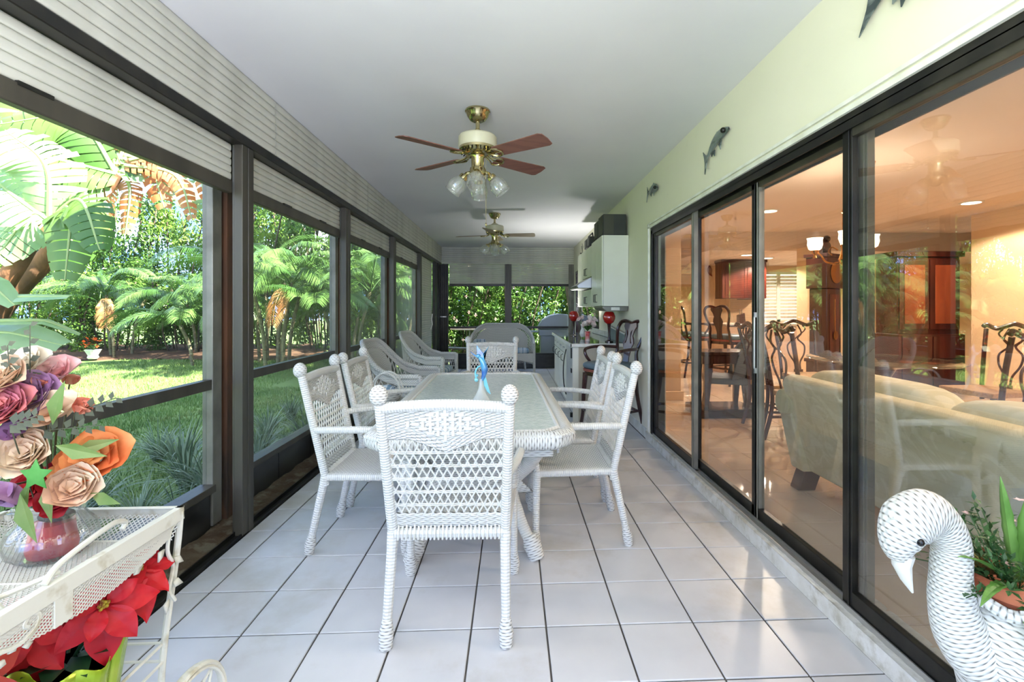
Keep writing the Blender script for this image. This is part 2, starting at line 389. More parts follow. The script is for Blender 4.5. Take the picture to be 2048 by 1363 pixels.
# corner posts
t = thing('corner_post', 'thick black fluted post in the far left corner of the porch', 'post', (-1.535, 9.6, 0))
b = MB()
for k in range(5): b.box(-0.06, 0.0 - (k % 2) * 0.012, k * 0.16, k * 0.16 + 0.155, 0, 2.24)
for k in range(4): b.box(0.0 + k * 0.04, 0.038 + k * 0.04, 0.74 - (k % 2) * 0.012, 0.80, 0, 2.26)
b.build('post_body', black, t, False, bev=0.003)
MB().cbox((0.06, 0.70, 1.13), (0.13, 0.03, 0.03)).cbox((0.04, 0.60, 1.13), (0.03, 0.12, 0.02)).build('bracket', silver, t, False, bev=0.004)
# outer frame: columns, rails, kick panels, screens
oc = [(2.83, 3.07), (4.74, 4.95), (6.55, 6.84), (8.55, 8.75)]
on = ['nearest, rusty brown one', 'second one along', 'third one along', 'farthest one']
for i, (a, c) in enumerate(oc):
    t = thing('outer_column', 'grey and brown outer column of the left screen frame, %s' % on[i], 'column', (-1.75, a, 0), 0, 'outer screen columns')
    L = c - a
    MB().box(-0.03, 0.03, 0, L * 0.36, 0.05, 2.45).build('aluminium_stile', greyal, t, False, bev=0.004)
    MB().box(-0.04, 0.0, L * 0.36, L * 0.5, 0.05, 2.45).build('dark_channel', black, t, False)
    MB().box(-0.05, 0.04, L * 0.5, L, 0.03, 2.45).build('brown_post', rust, t, False, bev=0.004)
seg = [(-1.2, 2.83), (3.07, 4.74), (4.95, 6.55), (6.84, 8.55), (8.75, 10.4)]
for i, (a, c) in enumerate(seg):
    wn = struct(MB().box(-1.775, -1.725, a, c, 0.835, 0.893).box(-1.79, -1.70, a, c, 0.25, 0.292).box(-1.78, -1.73, a, c, 2.40, 2.46).build('window_%d' % (i + 1), bronze, smooth=False, bev=0.003))
    MB().box(-1.757, -1.755, a, c, 0.292, 0.835).build('screen_pane', screen if i == 0 else screen2, wn, False)
    MB().box(-1.757, -1.755, a, c, 0.893, 2.40).build('screen_pane', screen if i == 0 else screen2, wn, False)
    k = MB(); n = max(1, round((c - a) / 0.55))
    kp = struct(MB().box(-1.76, -1.735, a, c, 0.03, 0.25).build('trim_kick_%d' % (i + 1), kick, smooth=False))
    for q in range(n):
        MB().box(-1.735, -1.731, a + (c - a) * q / n + 0.004, a + (c - a) * (q + 1) / n - 0.004, 0.05, 0.245).build('kick_panel', kick, kp, False)
struct(MB().grid(lambda u, v: (-1.80 + 0.22 * u, -1.4 + 11.9 * v, 0.045 + 0.012 * sin(v * 311) * sin(u * 9 + v * 97) - 0.03 * u), 6, 300)
       .box(-1.80, -1.585, -1.4, 10.5, -0.2, 0.02).build('baseboard_left', ledge_m))
struct(MB().box(-1.585, -1.536, -1.4, 10.4, -0.1, 0.006).box(-1.585, -1.578, -1.4, 10.4, 0, 0.03).box(-1.548, -1.541, -1.4, 10.4, 0, 0.016).build('trim_floor_track', black, smooth=False))
# end wall
we = struct(MB().box(-1.8, 1.5, YE + 0.025, YE + 0.12, 2.28, 2.70).build('wall_far', white, smooth=False))
f = thing('fascia_panel', 'ribbed pale fascia panel across the far end wall under the ceiling', 'fascia panel', (XL + .01, YE, 2.27), 0, 'ribbed fascia panels')
slat_stack(f, 0, 0, 0, 0.37, XR - XL - 0.01, 0.046, 0.007, 'x'); MB().box(0, XR - XL - .01, 0.009, .02, 0, .37).build('backing', slatm, f, False)
for nme, x0, x1 in (('left', -1.375, -0.165), ('right', -0.02, 1.23)):
    t = thing('roll_shutter', 'partly lowered pale roll shutter over the %s opening of the far wall' % nme, 'shutter', (x0, YE + .03, 0), 0, 'roll shutters of the far wall')
    slat_stack(t, 0, 0, 1.84, 2.27, x1 - x0, 0.043, 0.007, 'x')
    MB().box(0, x1 - x0, -0.02, 0.02, 1.79, 1.84).build('bottom_rail', black, t, False, bev=0.004)
    wn = struct(MB().box(x0, x1, YE + .04, YE + .09, 0.865, 0.915).box(x0, x1, YE + .03, YE + .1, 0.29, 0.325).build('window_%d' % (6 if nme == 'left' else 7), black, smooth=False, bev=0.003))
    MB().box(x0, x1, YE + .065, YE + .067, 0.325, 0.865).build('screen_pane', screen, wn, False)
    MB().box(x0, x1, YE + .065, YE + .067, 0.915, 1.84).build('screen_pane', screen, wn, False)
    kp = struct(MB().box(x0, x1, YE + .04, YE + .08, 0.0, 0.29).build('trim_kick_%d' % (6 if nme == 'left' else 7), kick, smooth=False))
    MB().box(x0 + .02, x1 - .02, YE + .034, YE + .04, 0.03, 0.27).build('kick_panel', kick, kp, False)
tag(MB().box(-0.165, -0.02, YE - 0.01, YE + .08, 0, 2.27).box(-.12, -.065, YE - .02, YE, 0, 2.27).build('screen_post', bronze, smooth=False, bev=0.004), 'dark bronze post in the middle of the far wall', 'post', 'far wall posts')
tag(MB().box(1.23, XR, YE - 0.01, YE + .08, 0, 2.27).box(1.25, 1.30, YE - .02, YE, 0, 2.27).build('screen_post', greyal, smooth=False, bev=0.004), 'grey post where the far wall meets the house wall', 'post', 'far wall posts')
# right wall
DY0, DY1, DZ = -0.55, 4.62, 2.085
wr = struct(MB().box(XR, 1.50, -2.2, 10.6, DZ, 2.70).box(XR, 1.50, DY1, 9.35, 0, DZ).box(XR, 1.50, 10.05, 10.6, 0, DZ).box(XR, 1.50, -2.2, DY0, 0, DZ).build('wall_right', wall_m, smooth=False))
struct(MB().box(XR - .012, XR, DY0, DY1 + 0.07, DZ + .0, DZ + .022).box(XR - .012, XR, DY0, DY1 + 0.07, DZ + .034, DZ + .05).box(XR - .012, XR, DY1 + .03, DY1 + .05, 0.08, DZ + .05).build('trim_door', white, smooth=False))
def sillf(u, v):
    return (1.325 + 0.20 * u, DY0 + (DY1 + .1 - DY0) * v, 0.082 + 0.003 * sin(v * 400) * sin(u * 7 + v * 63))
struct(MB().box(1.325, 1.5, DY0, DY1 + .1, 0, 0.078).grid(sillf, 4, 200).build('baseboard_right', sill_m))
struct(MB().box(1.335, XR, DY1 + .1, 10.5, 0, 0.10).build('baseboard_porch', white, smooth=False))
struct(MB().box(1.350, 1.356, DY0, DY1, .078, .104).box(1.356, 1.470, DY0, DY1, .078, .088).box(1.392, 1.398, DY0, DY1, .088, .102).box(1.432, 1.438, DY0, DY1, .088, .102).build('trim_sill_track', silver, smooth=False))
struct(MB().box(1.347, 1.48, DY0, DY1, 2.055, 2.085).box(1.347, 1.355, DY0, DY1, 2.02, 2.06).box(1.392, 1.398, DY0, DY1, 2.02, 2.06).box(1.432, 1.438, DY0, DY1, 2.02, 2.06).box(1.475, 1.485, DY0, DY1, 2.0, 2.06)
       .box(1.347, 1.48, DY1 - .03, DY1, .088, 2.06).box(1.347, 1.355, DY1 - .06, DY1, .088, 2.06).box(1.392, 1.398, DY1 - .06, DY1, .088, 2.06).box(1.347, 1.48, DY0, DY0 + .03, .088, 2.06).build('trim_door_frame', black, smooth=False))
panels = [(3.53, 4.56, 1.374, 0), (2.66, 3.62, 1.415, 1), (1.83, 2.745, 1.415, 0), (0.62, 1.915, 1.374, 0), (-0.52, 0.70, 1.415, 0)]
for i, (a, c, x, hd) in enumerate(panels):
    d = struct(MB().box(x + .0, x + .004, a + .04, c - .04, .14, 2.0).build('door_%d' % (i + 1), glass, smooth=False))
    for q, (y0, y1) in enumerate(((a, a + .055), (c - .055, c))):
        MB().box(x - .014, x + .018, y0, y1, .095, 2.045).box(x - .019, x - .014, y0 + .012, y0 + .02, .095, 2.045).build('stile', black if q else greyal, d, False, bev=.002)
    MB().box(x - .014, x + .018, a + .055, c - .055, .095, .165).build('bottom_rail', black, d, False, bev=.003)
    MB().box(x - .014, x + .018, a + .055, c - .055, 1.99, 2.045).build('top_rail', bronze, d, False, bev=.003)
    if hd: MB().box(x - .034, x - .026, a + .018, a + .034, .93, 1.28).box(x - .034, x - .012, a + .018, a + .034, .93, .96).box(x - .034, x - .012, a + .018, a + .034, 1.25, 1.28).build('door_handle', silver, d, False, bev=.002, label='slim silver pull handle')
# side door at the far end of the house wall
d = struct(MB().box(XR + .02, XR + .06, 9.37, 10.03, 0.05, 2.03).build('door_6', cherry, smooth=False, bev=.004))
MB().box(XR - .01, XR + .05, 9.33, 9.38, 0, 2.08).box(XR - .01, XR + .05, 10.02, 10.07, 0, 2.08).box(XR - .01, XR + .05, 9.33, 10.07, 2.03, 2.08).build('door_frame', darkwood, d, False)
# pass-through window above the counter
wn = struct(MB().box(XR - .012, XR + .01, 7.38, 9.2, 0.98, 1.02).box(XR - .012, XR + .01, 7.38, 9.2, 1.72, 1.76).box(XR - .012, XR + .01, 7.38, 7.42, 1.02, 1.72).box(XR - .012, XR + .01, 9.16, 9.2, 1.02, 1.72).build('window_8', darkwood, smooth=False))
MB().box(XR - .006, XR - .002, 7.42, 9.16, 1.02, 1.72).build('pane', mat('dark_window_glass', (30, 34, 28), 0.03, spec=0.9), wn, False)

# ------------------------------------------------------------------ inner room
ZF = 0.08
inf = struct(MB().box(1.49, 10.2, -2.2, 11.0, -0.1, ZF - .004).build('floor_inside', ingrout_m, smooth=False))
me = tile_mesh(0.44, 0.44, 'tile', intile_m, 0.0025)
for i in range(12):
    for j in range(18):
        x, y = 1.5 + .44 * i, 0.9 + .44 * j
        if x > 6.2 and y < 6: continue
        o = place(me, 'tile', inf); o.location = (x, y, ZF)
MB().box(6.79, 10.1, 0, 11, ZF - .003, ZF).box(1.5, 6.78, -2, 0.89, ZF - .003, ZF).box(1.5, 6.78, 8.83, 11, ZF - .003, ZF).build('tile_field', intile_m, inf, False, kind='stuff')
struct(MB().box(1.49, 10.2, -2.2, 11.0, 2.6, 2.78).build('ceiling_inside', inceil, smooth=False))
struct(MB().box(6.4, 6.55, -2.2, 6.4, ZF, 2.6).build('wall_dining', peach, smooth=False))
struct(MB().box(10.0, 10.2, -2.2, 11, 0, 2.6).build('wall_east', peach, smooth=False))
struct(MB().box(1.5, 10.2, 10.7, 10.9, 0, 2.6).build('wall_kitchen', peach, smooth=False))
struct(MB().box(1.5, 10.2, -2.2, -2.0, 0, 2.6).build('wall_rear', peach, smooth=False))
struct(MB().box(1.5, 1.52, DY1 + .1, 10.7, ZF, 2.6).build('wall_lining', peach, smooth=False))
struct(MB().box(3.3, 10.0, 7.9, 10.7, 2.28, 2.6).build('trim_soffit', inceil, smooth=False))
tag(MB().box(1.95, 2.25, 6.3, 6.6, ZF, 2.6).box(1.92, 2.28, 6.27, 6.63, ZF, .2).build('pillar', peach, smooth=False, bev=.005), 'plain cream pillar with a low base seen through the farthest door pane', 'pillar')
tag(MB().box(4.75, 4.95, 7.5, 7.8, ZF, 2.3).build('pillar', peach, smooth=False, bev=.005), 'plain cream pillar beside the shuttered kitchen window', 'pillar')
# lamps of the inner room
warm = (1.0, 0.80, 0.62)
lit = mat('lit_lamp', (255, 244, 222), 0.5, emit=(255, 240, 214), estr=6)
for k, (x, y, z, e) in enumerate([(4.9, 9.0, 2.28, 60), (4.25, 8.5, 2.28, 60), (6.2, 9.4, 2.28, 50), (2.6, 1.6, 2.6, 28), (4.6, 1.8, 2.6, 55), (3.4, 6.2, 2.6, 60), (5.6, 5.6, 2.6, 45)]):
    t = thing('recessed_light', 'round recessed ceiling light, %s' % ['brightest one over the kitchen counter', 'smaller one near the cherry cabinets', 'one above the kitchen window side', 'one over the sofa', 'one over the dining end near wall', 'one behind the chandelier', 'one by the china cabinet'][k], 'ceiling light', (x, y, z), 0, 'recessed lights indoors')
    MB().lathe([(0.10, -0.012), (0.12, -0.008), (0.12, 0.0)], 20).build('trim_ring', white, t)
    MB().lathe([(1e-4, -0.013), (0.095, -0.013), (0.095, -0.008)], 20).build('lens', lit, t)
    lamp('recessed_bulb', 'SPOT', (x, y, z - .08), e * 3, warm, (0, 0, 0), r=.05).data.spot_size = radians(150)
# ------------------------------------------------------------------ wicker dining chairs
def strands(P, lines, r, n=4, seg=10):
    b = MB()
    for (a, c) in lines:
        b.tube([P(lerp(a[0], c[0], t / seg), lerp(a[1], c[1], t / seg)) for t in range(seg + 1)], r, n)
    return b
def dining_chair(label, loc, rz, group):
    t = thing('dining_chair', label, 'chair', loc, rz, group)
    W = 0.225
    def bx(z):   # half width of the back at height z
        return lerp(W, W + 0.02, (z - 0.41) / 0.55)
    def by(z): return lerp(-0.185, -0.305, max(0, (z - 0.41) / 0.56))
    def B(u, z): return Vector(((u * 2 - 1) * (bx(z) - 0.012), by(z) - 0.0, z))
    for s in (-1, 1):
        o = MB().tube([(s * bx(z), by(z), z) for z in (0.36, 0.41, 0.6, 0.8, 0.945)], 0.021, 10, 0.011).build('back_post', wrap, t)
        MB().ball((s * bx(.975), by(.975) - .002, 0.975), 0.034, 16, 8, (1, 1, 1.2), (18, 1.5)).build('knob', wick, o)
        # rear leg with woven foot
        rl = MB().tube([(s * W, -.185, .41), (s * (W + .0), -.20, .34), (s * (W + .005), -.265, .04)], [.023, .021, .018], 10, .012).build('leg', wrap, t)
        MB().tube([(s * (W + .004), -.252, .10), (s * (W + .005), -.262, .05), (s * (W + .005), -.27, .0)], [.020, .029, .024], 12, .011, uturn=10).build('foot_cuff', wick, rl)
        fl = MB().tube([(s * .245, .235, .42), (s * .25, .24, .3), (s * .252, .245, .03)], [.021, .02, .018], 10, .012).build('leg', wrap, t)
        MB().tube([(s * .252, .244, .10), (s * .252, .246, .05), (s * .252, .247, .0)], [.020, .030, .024], 12, .011, uturn=10).build('foot_cuff', wick, fl)
        # arm: out from the post, forward, down to the front leg
        arm = smoothp([(s * bx(.66), by(.66), .655), (s * .27, -.10, .665), (s * .292, .08, .668), (s * .285, .22, .655), (s * .268, .265, .60), (s * .25, .25, .50), (s * .246, .238, .42)], 5)
        ao = MB().tube(arm, 0.019, 9, .011).build('arm', wrap, t)
        # wide woven strap from the arm front down to the leg
        MB().grid(lambda u, v, s=s: (s * lerp(.222, .305 - .035 * v, u), .262 + .022 * sin(pi * v) - .02 * v, lerp(.645, .42, v)), 8, 16, (8, 36)).build('arm_weave', wick, t, solid=.01)
    n = 10
    arch = [(lerp(-bx(.93), bx(.93), i / n), by(.93), .925 + .012 * sin(pi * i / n)) for i in range(n + 1)]
    MB().tube(arch, .021, 10, .011).build('top_rail', wrap, t)
    # solid woven upper panel with a pointed lower edge, real relief
    p = MB()
    def up(u, v):
        zlo = .80 - .055 * max(0, 1 - abs(u - .5) * 3.2); z = lerp(.925, zlo, v)
        q = B(u, z); q.y += 0.0035 * sin(u * 2 * pi * 12) * (1 if int(v * 22) % 2 else -1); return q
    p.grid(up, 96, 22, (24, 22)); p.build('upper_weave', wick, t, solid=.006)
    p = MB()  # raised chequer diamond
    for j in range(-3, 4):
        nn = 5 - abs(j) * 1.4; k = int(max(1, nn))
        for i in range(-k, k + 1):
            if abs(i) / 5.4 + abs(j) / 3.6 > 1: continue
            c = B(.5 + i * .062, .862 + j * .0185)
            for sgn in (1, -1):
                if (i + j) % 2: p.cbox((c.x, c.y + .006 * sgn, c.z), (.012, .007, .024))
                else: p.cbox((c.x, c.y + .006 * sgn, c.z), (.030, .007, .0125))
    p.build('diamond_weave', strandm, t, bev=.002)
    L = []; N = 14; zt, zb = .80, .475; sl = 0.38
    for i in range(-5, N + 5):
        for sg in (1, -1):
            for dd in (0,):
                u0 = i / N + dd; u1 = u0 + sg * sl
                a, c = (u0, zt), (u1, zb)
                # clip to 0..1
                def clip(a, c):
                    pts = []
                    t0, t1 = 0, 1; du = c[0] - a[0]
                    for lim, sgnn in ((0, 1), (1, -1)):
                        f0 = (a[0] - lim) * sgnn; f1 = (c[0] - lim) * sgnn
                        if f0 < 0 and f1 < 0: return None
                        if f0 < 0: t0 = max(t0, -f0 / (f1 - f0))
                        if f1 < 0: t1 = min(t1, f0 / (f0 - f1))
                    if t0 >= t1: return None
                    return ((a[0] + du * t0, lerp(a[1], c[1], t0)), (a[0] + du * t1, lerp(a[1], c[1], t1)))
                q = clip(a, c)
                if q: L.append(q)
    strands(B, L, .0032, 4, 2).build('lattice', strandm, t)
    L = []
    for z in (.745, .69, .635, .58, .525):
        L += [((0, z + .003), (1, z + .003)), ((0, z - .004), (1, z - .004))]
    strands(lambda u, v: B(u, v) + Vector((0, .0035 * sin(u * 26 * pi + v * 900), 0)), L, .0028, 4, 40).build('cross_strand', strandm, t)
    MB().grid(lambda u, v: B(u, lerp(.49, .43, v)) + Vector((0, .003 * sin(u * 2 * pi * 12), 0)), 96, 4, (24, 7)).build('lower_weave', wick, t, solid=.006)
    # seat
    def st(u, v):
        x = lerp(-.235, .235, u) * lerp(.96, 1.04, v); y = lerp(-.185, .24, v)
        return (x, y, .418 + .012 * sin(pi * u) * sin(pi * v) * -1 + .0015 * sin(u * pi * 60))
    MB().grid(st, 90, 30, (30, 40)).build('seat', wick, t, solid=.012)
    fr = [(-.225, -.19, .405), (.225, -.19, .405), (.245, .24, .405), (-.245, .24, .405)]
    b = MB()
    for i in range(4): b.tube([fr[i], fr[(i + 1) % 4]], .02, 9, .011)
    b.build('seat_frame', wrap, t)
    b = MB()
    for i in range(26):   # lashings at the rear seat edge
        x = lerp(-.2, .2, i / 25); b.tube([(x, -.205, .385), (x + .003, -.213, .41), (x, -.19, .435), (x - .004, -.165, .424)], .0045, 5)
    b.build('lashing', strandm, t)
    return t
G1 = 'white wicker dining chairs round the glass table'
ch = dining_chair('white wicker dining chair with its lattice back turned to the camera at near table end', (-0.25, 2.12, 0), radians(-1), G1)
dup(ch, (-.81, 2.82, 0), radians(-90), 'white wicker dining chair on the window side of the table, closer to camera', G1)
dup(ch, (-.81, 3.44, 0), radians(-90 + 2), 'white wicker dining chair on the window side of the table, in front of the armchairs', G1)
dup(ch, (.37, 2.84, 0), radians(90), 'white wicker dining chair on the glass door side of the table, closer to camera', G1)
dup(ch, (.37, 3.45, 0), radians(90 - 2), 'white wicker dining chair on the door side of the table, beside the bar stool', G1)
dup(ch, (-.21, 4.66, 0), radians(180), 'white wicker dining chair at the far end of the table facing the camera', G1)

# ------------------------------------------------------------------ dining table
frost = mat('pebbled_table_glass', (212, 222, 218), 0.10, col2=(194, 208, 204), nscale=30, bump=0.6, bscale=90, spec=0.8)
t = thing('dining_table', 'long white wicker dining table with a pebbled glass top', 'table', (-.215, 3.17, 0), radians(1.5))
tw, tl, ch_ = .485, 1.06, .07
def rim_pts(ins, z):
    a, l, c = tw - ins, tl - ins, ch_
    return [(-a + c, -l, z), (a - c, -l, z), (a, -l + c, z), (a, l - c, z), (a - c, l, z), (-a + c, l, z), (-a, l - c, z), (-a, -l + c, z)]
def densify(P, k=8, closed=True):
    r = []
    for i in range(len(P)):
        a, c = Vector(P[i]), Vector(P[(i + 1) % len(P)]); m = max(1, int((c - a).length / (1 / k / 4)))
        r += [a.lerp(c, q / m) for q in range(m)]
    return r
rp = densify(rim_pts(.04, .705), 12)
MB().tube(rp, .042, 14, .012, closed=True, uturn=14).build('rim', wick, t)
MB().tube(densify(rim_pts(.078, .735), 6), .011, 8, .02, closed=True).tube(densify(rim_pts(.012, .728), 6), .008, 6, .02, closed=True).build('rim_braid', wrap, t)
g = [Vector(p) for p in rim_pts(.075, .731)]
MB().poly(g, (0, 0, .008)).build('glass_top', frost, t, False)
b = MB()
for s in (-1, 1):
    b.grid(lambda u, v, s=s: (s * .41, lerp(-.9, .9, u), lerp(.69, .61 + .05 * abs(sin(u * pi * 3)), v)), 60, 8, (60, 8))
    b.grid(lambda u, v, s=s: (lerp(-.38, .38, u), s * .95, lerp(.69, .61, v)), 30, 8, (30, 8))
b.build('apron', wick, t, solid=.012)
for sx in (-1, 1):
    for sy in (-1, 1):
        lg = MB().tube(smoothp([(sx * .36, sy * .72, .68), (sx * .30, sy * .62, .50), (sx * .20, sy * .55, .34), (sx * .24, sy * .62, .18), (sx * .31, sy * .68, .04)], 5), [.05, .05, .05, .05, .05, .045, .045, .043, .04, .038, .036, .034, .032, .032, .032, .03, .03, .03, .03, .03, .03][:21], 12, .012).build('leg', wrap, t)
        MB().tube([(sx * .285, sy * .662, .11), (sx * .30, sy * .672, .07), (sx * .325, sy * .69, 0)], [.034, .048, .040], 14, .012, uturn=12).build('foot_cuff', wick, lg)
    # woven pedestal panels bulging between legs
for sy in (-1, 1):
    MB().grid(lambda u, v, sy=sy: (lerp(-.36, .36, u) * (1 - .42 * sin(pi * v * .9)), sy * (.70 - .14 * v) , lerp(.68, .30, v)), 40, 30, (36, 34)).build('pedestal_weave', wick, t, solid=.014)
MB().box(-.20, .20, -.56, .56, .27, .31).build('pedestal_shelf', white, t, False, bev=.008)
b = MB()
for i in range(16):
    for s in (-1, 1): b.ball((s * .21, lerp(-.53, .53, i / 15), .33), .028, 8, 6, (1, 1.1, 1.4))
for i in range(7):
    for s in (-1, 1): b.ball((lerp(-.18, .18, i / 6), s * .565, .33), .028, 8, 6, (1.1, 1, 1.4))
b.build('beaded_border', strandm, t)

# blue glass hummingbird
blueg = mat('blue_glass', (30, 96, 180), 0.05, spec=0.8, col2=(90, 190, 225), nscale=9, coat=1)
aquag = mat('aqua_glass', (120, 205, 225), 0.05, spec=0.8, coat=1)
frostg = pane_mat('frosted_clear_glass', (0.9, 0.93, 0.93), 2.2, 0.12, 1.5, dust=0.35, dcol=(235, 240, 240))
t = thing('glass_figurine', 'blue glass hummingbird figurine on a clear flared base on the table', 'figurine', (-.19, 2.93, .742), 0)
MB().lathe([(.055, 0), (.05, .008), (.034, .035), (.018, .07), (.012, .11), (.010, .13), (1e-4, .135)], 24).build('base', frostg, t)
MB().tube(smoothp([(0, 0, .11), (.015, 0, .15), (.02, 0, .19), (.008, 0, .235), (-.012, 0, .262)], 5), interp([.006, .014, .021, .018, .008], 21), 12).build('body', blueg, t)
MB().ball((-.018, 0, .27), .014, 12, 8, (1.1, .9, .9)).tube([(-.028, 0, .268), (-.05, 0, .282), (-.068, 0, .298)], [.005, .003, .001], 8).build('head', blueg, t)
for s in (-1, 1):
    MB().poly([(0, 0, .235), (-.022 * s - .006, .01 * s, .27), (-.04 * s + .01, .02 * s, .335), (.012, .016 * s, .285), (.018, .004 * s, .24)], (0, .005, 0)).build('wing', blueg, t, bev=.002)
MB().poly([(.01, 0, .16), (.022, 0, .16), (.05, 0, .06), (.058, 0, .035), (.036, 0, .05), (.016, 0, .09)], (0, .006, 0)).build('tail', aquag, t, bev=.002)
MB().tube(smoothp([(-.03, 0, .13), (-.036, 0, .17), (-.022, 0, .2), (-.004, 0, .21)], 4), .005, 6).ball((-.03, 0, .125), .013, 10, 6).ball((-.028, .012, .15), .010, 10, 6).build('flower', aquag, t)

# ------------------------------------------------------------------ barrel wicker armchairs, loveseat
def barrel(name, label, cat, loc, rz, group, w, d, hb, ha, pitchn):
    t = thing(name, label, cat, loc, rz, group)
    def path(u):   # plan curve of the back and arms; front is +y
        a = lerp(-1, 1, u)
        # superellipse-like U
        ang = a * pi * .5
        x = w / 2 * (1 if a > 0 else -1) * min(1, abs(sin(ang)) ** .75); y = -d / 2 * abs(cos(ang)) ** .6
        if abs(a) > .999: y = 0
        return x, y
    def U(u):
        # u 0..1: left arm front -> back -> right arm front
        k = .22
        if u < k: return -w / 2, lerp(d * .42, 0, u / k)
        if u > 1 - k: return w / 2, lerp(0, d * .42, (u - 1 + k) / k)
        return path((u - k) / (1 - 2 * k))
    def top(u):
        k = abs(u - .5) * 2
        s = min(1, max(0, (k - .12) / .52)); s = s * s * (3 - 2 * s)
        return lerp(hb, ha, s)
    def P(u, z, flare=.07):
        x, y = U(u); f = (z - .38) / (hb - .38) * flare
        return Vector((x * (1 + f * .5), y - (f if .1 < u < .9 else f * .0) * min(1, max(0, -y / (d / 2))), z))
    N = 72
    rim = [P(i / N, top(i / N)) for i in range(N + 1)]
    rim = [Vector((rim[0].x, rim[0].y, .0))] + [Vector((rim[0].x, rim[0].y, .3))] + rim + [Vector((rim[-1].x, rim[-1].y, .3)), Vector((rim[-1].x, rim[-1].y, .0))]
    MB().tube(rim, .027, 9, .012, uturn=8).build('rolled_rim', wick, t)
    MB().grid(lambda u, v: P(u, lerp(top(u) - .01, top(u) - .09, v)), 90, 8, (90 * w / .6, 7)).build('edge_weave', wick, t, solid=.012)
    MB().grid(lambda u, v: (lambda p: Vector((p.x * .97, p.y + .018, p.z)))(P(lerp(.335, .665, u), lerp(.44, top(lerp(.335, .665, u)) - .075 - .08 * abs(2 * u - 1) ** 2, v))), 48, 30, (48 * w / .6, 34)).build('back_weave', wick, t, solid=.01)
    L = []
    n = pitchn
    for i in range(n + 1):
        for s in (-1, 1):
            u0, u1 = i / n, i / n + s * .07
            if 0 <= u1 <= 1: L.append((u0, u1))
    b = MB()
    for u0, u1 in L:
        b.tube([P(lerp(u0, u1, q / 4), lerp(.14, top(lerp(u0, u1, q / 4)) - .08, q / 4)) for q in range(5)], .004, 4)
    for zz in (.2, .3, .45, .52):
        b.tube([P(i / 40, zz) for i in range(41)], .004, 4)
    b.build('lattice', strandm, t)
    MB().grid(lambda u, v: P(u, lerp(.40, .28, v)), 90, 8, (90 * w / .6, 10)).build('seat_band', wick, t, solid=.01)
    MB().grid(lambda u, v: (lerp(-w / 2, w / 2, u), d * .42, lerp(.40, .28 + .08 * abs(2 * u - 1) ** 2 * -1, v)), 40, 8, (40 * w / .6, 10)).build('front_band', wick, t, solid=.012)
    for sx in (-1, 1):
        MB().tube([(sx * w * .36, -d * .36, .3), (sx * w * .38, -d * .40, 0)], .022, 9, .012).build('leg', wrap, t)
    return t
cush = mat('blue_striped_cushion', (206, 214, 220), 0.8, col2=(120, 150, 176), nscale=2, stretch=(26, .4, .4), thr=(.47, .53))
def cushion(b, c, s, p=3):
    c = Vector(c)
    def f(u, v):
        a = 2 * pi * u; e = pi * (v - .5)
        def g(k, m): return (abs(k) ** m) * (1 if k >= 0 else -1)
        return c + Vector((s[0] * g(cos(e), .35) * g(cos(a), .4), s[1] * g(cos(e), .35) * g(sin(a), .4), s[2] * g(sin(e), .8)))
    return b.grid(f, 40, 14)
GA = 'white wicker barrel armchairs along the left screens'
A1 = barrel('wicker_armchair', 'white wicker barrel armchair by the screens, nearer one behind the dining chairs', 'armchair', (-1.14, 5.12, 0), radians(-96), GA, .70, .66, .96, .63, 44)
cushion(MB(), (0, .02, .43), (.27, .25, .055)).build('seat_cushion', cush, A1)
dup(A1, (-1.16, 6.87, 0), radians(-98), 'white wicker barrel armchair by the screens, farther one with yellow roses on it', GA)
lv = barrel('wicker_loveseat', 'white wicker loveseat with a curved back against the far wall', 'loveseat', (-.22, 9.92, 0), radians(180), None, 1.30, .68, .97, .60, 80)
for s in (-1, 1): cushion(MB(), (s * .29, .02, .43), (.28, .25, .06)).build('seat_cushion', cush, lv)
cushion(MB(), (.46, -.06, .56), (.14, .09, .11)).build('pillow', cush, lv)

# rose bouquets in baskets
yel = mat('yellow_rose', (226, 196, 112), 0.6, col2=(240, 226, 176), nscale=18)
leafg = mat('bouquet_leaf', (52, 92, 40), 0.5, col2=(84, 124, 54), nscale=12, sub=.2)
def rose(b, c, r, axis=(0, 0, 1), seed=0, petals=10, open_=1.0):
    rr = random.Random(seed); c = Vector(c); q = Vector(axis).normalized().to_track_quat('Z', 'Y')
    for i in range(petals):
        k = i / petals; a0 = i * 2.4; tilt = lerp(.10, .98 * open_, k); L = r * lerp(.75, 1.15, k); W = r * lerp(.58, .92, k)
        def f(u, v, a0=a0, tilt=tilt, L=L, W=W, k=k, i=i):
            wv = (.45 + .55 * sin(pi * (.1 + .6 * v))) * sqrt(max(.04, 1 - (max(0, v - .6) / .42) ** 2))
            e = 2 * u - 1; x = e * W * wv; y = L * v
            dirv = Vector((cos(a0) * sin(tilt), sin(a0) * sin(tilt), cos(tilt))); sidev = Vector((-sin(a0), cos(a0), 0)); nrm = dirv.cross(sidev)
            p = dirv * y + sidev * x + nrm * (.42 * r * e * e * wv + .22 * r * sin(pi * v) * (1 - k) - .26 * r * v * v * k + .03 * r * sin(u * 9 + i) * v) + Vector((cos(a0), sin(a0), 0)) * (.10 * r + .18 * r * k)
            return c + q @ (p - Vector((0, 0, r * .4)))
        b.grid(f, 6, 6)
    return b
